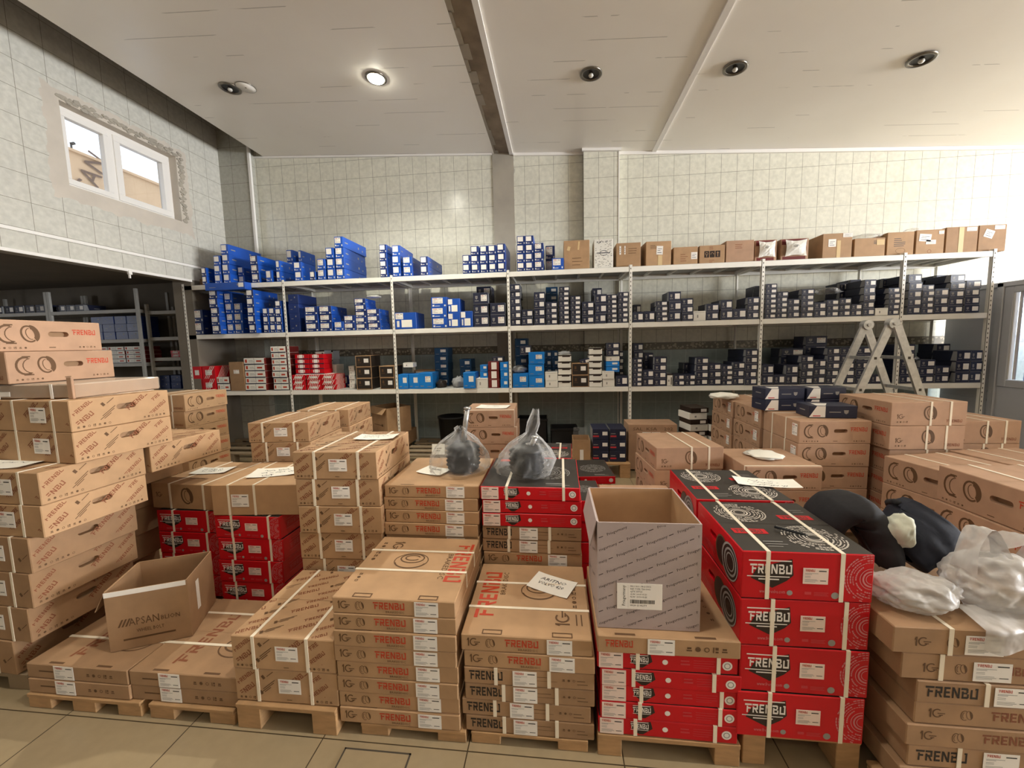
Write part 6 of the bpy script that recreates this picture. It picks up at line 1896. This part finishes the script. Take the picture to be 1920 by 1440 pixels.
# black padded cushion, rolled cover and white bags on the end stack
def sheet(name, label, cat, loc, f, nu, nv, m, th=.0, smooth=True, rotz=0, parent=None):
    mb = MB()
    vs = [f(i / nu, j / nv) for i in range(nu + 1) for j in range(nv + 1)]
    fs = [(i * (nv + 1) + j, (i + 1) * (nv + 1) + j, (i + 1) * (nv + 1) + j + 1, i * (nv + 1) + j + 1) for i in range(nu) for j in range(nv)]
    mb.mesh_part(vs, fs, m)
    o = mb.obj(name, parent, smooth, loc, rotz)
    if th:
        md = o.modifiers.new('thickness', 'SOLIDIFY'); md.thickness = th; md.offset = 0
        md2 = o.modifiers.new('smooth', 'SUBSURF'); md2.levels = 1; md2.render_levels = 1
    if label: tag(o, label, cat)
    return o
def padded(path, rads, n=24, m=18, wob=.006):
    P = [Vector(q) for q in path]
    def f(u, v):
        t = u * (len(P) - 1); i = min(int(t), len(P) - 2); w = t - i
        w2 = w * w * (3 - 2 * w)
        g = lambda k: P[max(0, min(len(P) - 1, k))]
        p = .5 * ((2 * g(i)) + (g(i + 1) - g(i - 1)) * w + (2 * g(i - 1) - 5 * g(i) + 4 * g(i + 1) - g(i + 2)) * w * w + (3 * g(i) - g(i - 1) - 3 * g(i + 1) + g(i + 2)) * w ** 3)
        d = (g(i + 1) - g(i)).normalized()
        x = d.cross(Vector((0, 1, 0))).normalized(); y = Vector((0, 1, 0))
        ra = [rads[i][k] * (1 - w2) + rads[i + 1][k] * w2 for k in (0, 1)]
        e = min(1.0, (min(u, 1 - u) / .05 + .25)) ** .5
        a = 2 * PI * v
        q = 1 + wob / .1 * noise.noise(Vector((u * 6, math.cos(a) * 2, math.sin(a) * 2)))
        return p + (x * math.cos(a) * ra[0] + y * math.sin(a) * ra[1]) * e * q
    return f
cu = thing('black_cushion', 'black padded cover bent into an arch beside the red stack', 'cushion', (1.06, 1.62, ZG + .002), 0)
ff = padded([(-.005, .05, .07), (-.002, .04, .17), (.055, .02, .235), (.105, -.01, .20), (.135, -.05, .12), (.145, -.08, .05)], [(.035, .09), (.048, .11), (.058, .12), (.060, .11), (.052, .09), (.035, .07)])
sheet('cushion_pad', None, None, None, ff, 30, 18, 'fabric_black', 0, parent=cu)
mb = MB(); mb.tube([ff(.03 + .94 * i / 20, .54) for i in range(21)], .005, 'rubber', 6); mb.obj('piping', cu, True)
cr = thing('rolled_cover', 'thick navy-black rolled cover leaning against the kraft cartons', 'cover', (1.352, 1.60, ZG + .002), 0)
ff = padded([(-.085, -.03, .085), (-.04, -.01, .12), (.015, .01, .165), (.06, .03, .21)], [(.070, .10), (.098, .12), (.105, .12), (.088, .11)], wob=.010)
sheet('cover_roll', None, None, None, ff, 24, 20, 'fabric_navy', 0, parent=cr)
mb = MB(); mb.mesh_part([ff(1.0, k / 20) for k in range(20)], [tuple(range(20))], 'fabric_black'); mb.obj('cover_end', cr)
mb = MB(); mb.tube([ff(.72, .02 + .4 * k / 12) + Vector((.0, .0, .004)) for k in range(13)], .012, 'fabric_black', 8); mb.obj('cover_strap', cr, True)
lump('crumpled_cloth', 'crumpled pale green-white cloth tucked between black cushion and rolled cover', 'cloth', (1.222, 1.52, ZG + .135), (.042, .045, .062), 'pale_cloth', 41, .28, 1.3, .1, n=4, rid=.35)
lump('white_plastic_bag', 'small limp white plastic bag slumped before the rolled cover', 'bag', (1.17, 1.385, ZG + .002), (.12, .08, .06), 'white_plastic', 51, .22, 1.7, .25, n=5, rid=.5)
wb = thing('white_plastic_bag', 'large white plastic carrier bag with loose handles at the stack end', 'bag', (1.42, 1.40, ZG + .003), 0)
lump('bag_body', None, None, (0, 0, .0), (.135, .095, .10), 'white_plastic', 57, .22, 1.7, .25, wb, n=5, rid=.5)
def handle(dx, dy, tilt, hgt):
    def f(u, v):
        a = PI * u
        w = .045 - .015 * math.sin(a)
        return (dx - .06 * math.cos(a) + tilt * math.sin(a), dy + (v - .5) * w * 2 + .02 * math.sin(5 * u + dx * 20), .12 + hgt * math.sin(a) + .012 * math.sin(u * 14 + v * 3))
    return f
sheet('bag_handle', None, None, None, handle(-.05, 0, .02, .13), 16, 4, 'white_plastic', parent=wb)
sheet('bag_handle', None, None, None, handle(.06, .04, .05, .10), 16, 4, 'white_plastic', parent=wb)
def skirt(u, v):
    x = (u - .5) * .30
    y = -.165 - .012 * math.sin(u * 11) - .004
    d = .015 + .055 * v * (.6 + .4 * math.sin(u * 5 + 1))
    return (x, (.10 * (1 - v) if v < .5 else .05 * (1 - v) * 0) + y + .012 * v, .012 - (0 if v < .5 else (v - .5) * 2 * .075 * (.7 + .3 * math.sin(u * 6))))
sheet('bag_skirt', None, None, None, lambda u, v: ((u - .5) * .30, -.04 - .10 * min(1, v * 2) - .006 * math.sin(u * 13), .02 * (1 - min(1, v * 2)) + .006 - max(0, v - .5) * 2 * .075 * (.65 + .35 * math.sin(u * 6 + .5))), 22, 10, 'white_plastic', parent=wb)

# ------------------------------------------------------------------ light, world, camera
W_ = bpy.data.worlds.new('World'); SC.world = W_; W_.use_nodes = True
bg = W_.node_tree.nodes['Background']; bg.inputs[0].default_value = (.86, .93, 1.0, 1); bg.inputs[1].default_value = 1.6

def area(name, loc, rot, sx, sy, power, col, spread=PI):
    li = bpy.data.lights.new(name, 'AREA'); li.shape = 'RECTANGLE'; li.size = sx; li.size_y = sy
    li.energy = power; li.color = col; li.spread = spread
    o = bpy.data.objects.new(name, li); COL.objects.link(o); o.location = loc; o.rotation_euler = rot
    return o
# daylight through the high part of the wide window
area('window_daylight', (XR - .02, .6, 2.3), (0, PI / 2 + .46, 0), 1.7, 4.9, 1850, (.96, .98, 1.0))
area('annex_fill_light', (-9.975, 2.5, 1.9), (0, -PI / 2, 0), 1.0, 1.2, 22, (.95, .97, 1.0))  # added lamp that brightens the annex, no known source
def spot_lamp(name, x, y, power, col=(1.0, .90, .72), size=2.6, blend=.9):
    li = bpy.data.lights.new(name, 'SPOT'); li.energy = power; li.color = col; li.spot_size = size; li.spot_blend = blend; li.shadow_soft_size = .07
    o = bpy.data.objects.new(name, li); COL.objects.link(o); o.location = (x, y, ceil_z(x) - .05)
    return o
spot_lamp('downlight_lit', -1.76, 4.13, 250, (1, .97, .84))
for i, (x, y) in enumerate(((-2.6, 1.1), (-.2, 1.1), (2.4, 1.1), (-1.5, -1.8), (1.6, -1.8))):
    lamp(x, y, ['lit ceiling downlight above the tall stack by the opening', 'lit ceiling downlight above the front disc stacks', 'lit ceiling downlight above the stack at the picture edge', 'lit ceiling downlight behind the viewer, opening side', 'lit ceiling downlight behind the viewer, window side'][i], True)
    spot_lamp('downlight_glow', x, y, (58, 105, 58)[i] if y > 0 else 6, (1, .93, .82) if y > 0 else (1, .74, .46))

cd = bpy.data.cameras.new('Camera'); co = bpy.data.objects.new('Camera', cd); COL.objects.link(co); SC.camera = co
cd.sensor_fit = 'HORIZONTAL'; cd.sensor_width = 36; cd.lens = 748.7 / 1920 * 36; cd.clip_start = .02; cd.clip_end = 60
yaw, pitch, rl = .11056, .09989, -.02327
f_ = Vector((-math.sin(yaw), math.cos(yaw), 0)); r_ = Vector((math.cos(yaw), math.sin(yaw), 0)); u_ = Vector((0, 0, 1))
f2_ = f_ * math.cos(pitch) - u_ * math.sin(pitch); u2_ = u_ * math.cos(pitch) + f_ * math.sin(pitch)
r3 = r_ * math.cos(rl) + u2_ * math.sin(rl); u3 = u2_ * math.cos(rl) - r_ * math.sin(rl)
co.matrix_world = Matrix(((r3.x, u3.x, -f2_.x, 0), (r3.y, u3.y, -f2_.y, 0), (r3.z, u3.z, -f2_.z, 1.5), (0, 0, 0, 1)))

SC.view_settings.view_transform = 'Standard'
SC.view_settings.look = 'None'
SC.view_settings.gamma = 1
SC.view_settings.use_curve_mapping = False
SC.view_settings.exposure = 0.48
SC.cycles.use_denoising = True
SC.cycles.max_bounces = 6
SC.cycles.diffuse_bounces = 4
SC.cycles.glossy_bounces = 2
SC.cycles.transparent_max_bounces = 12
SC.cycles.sample_clamp_indirect = 6
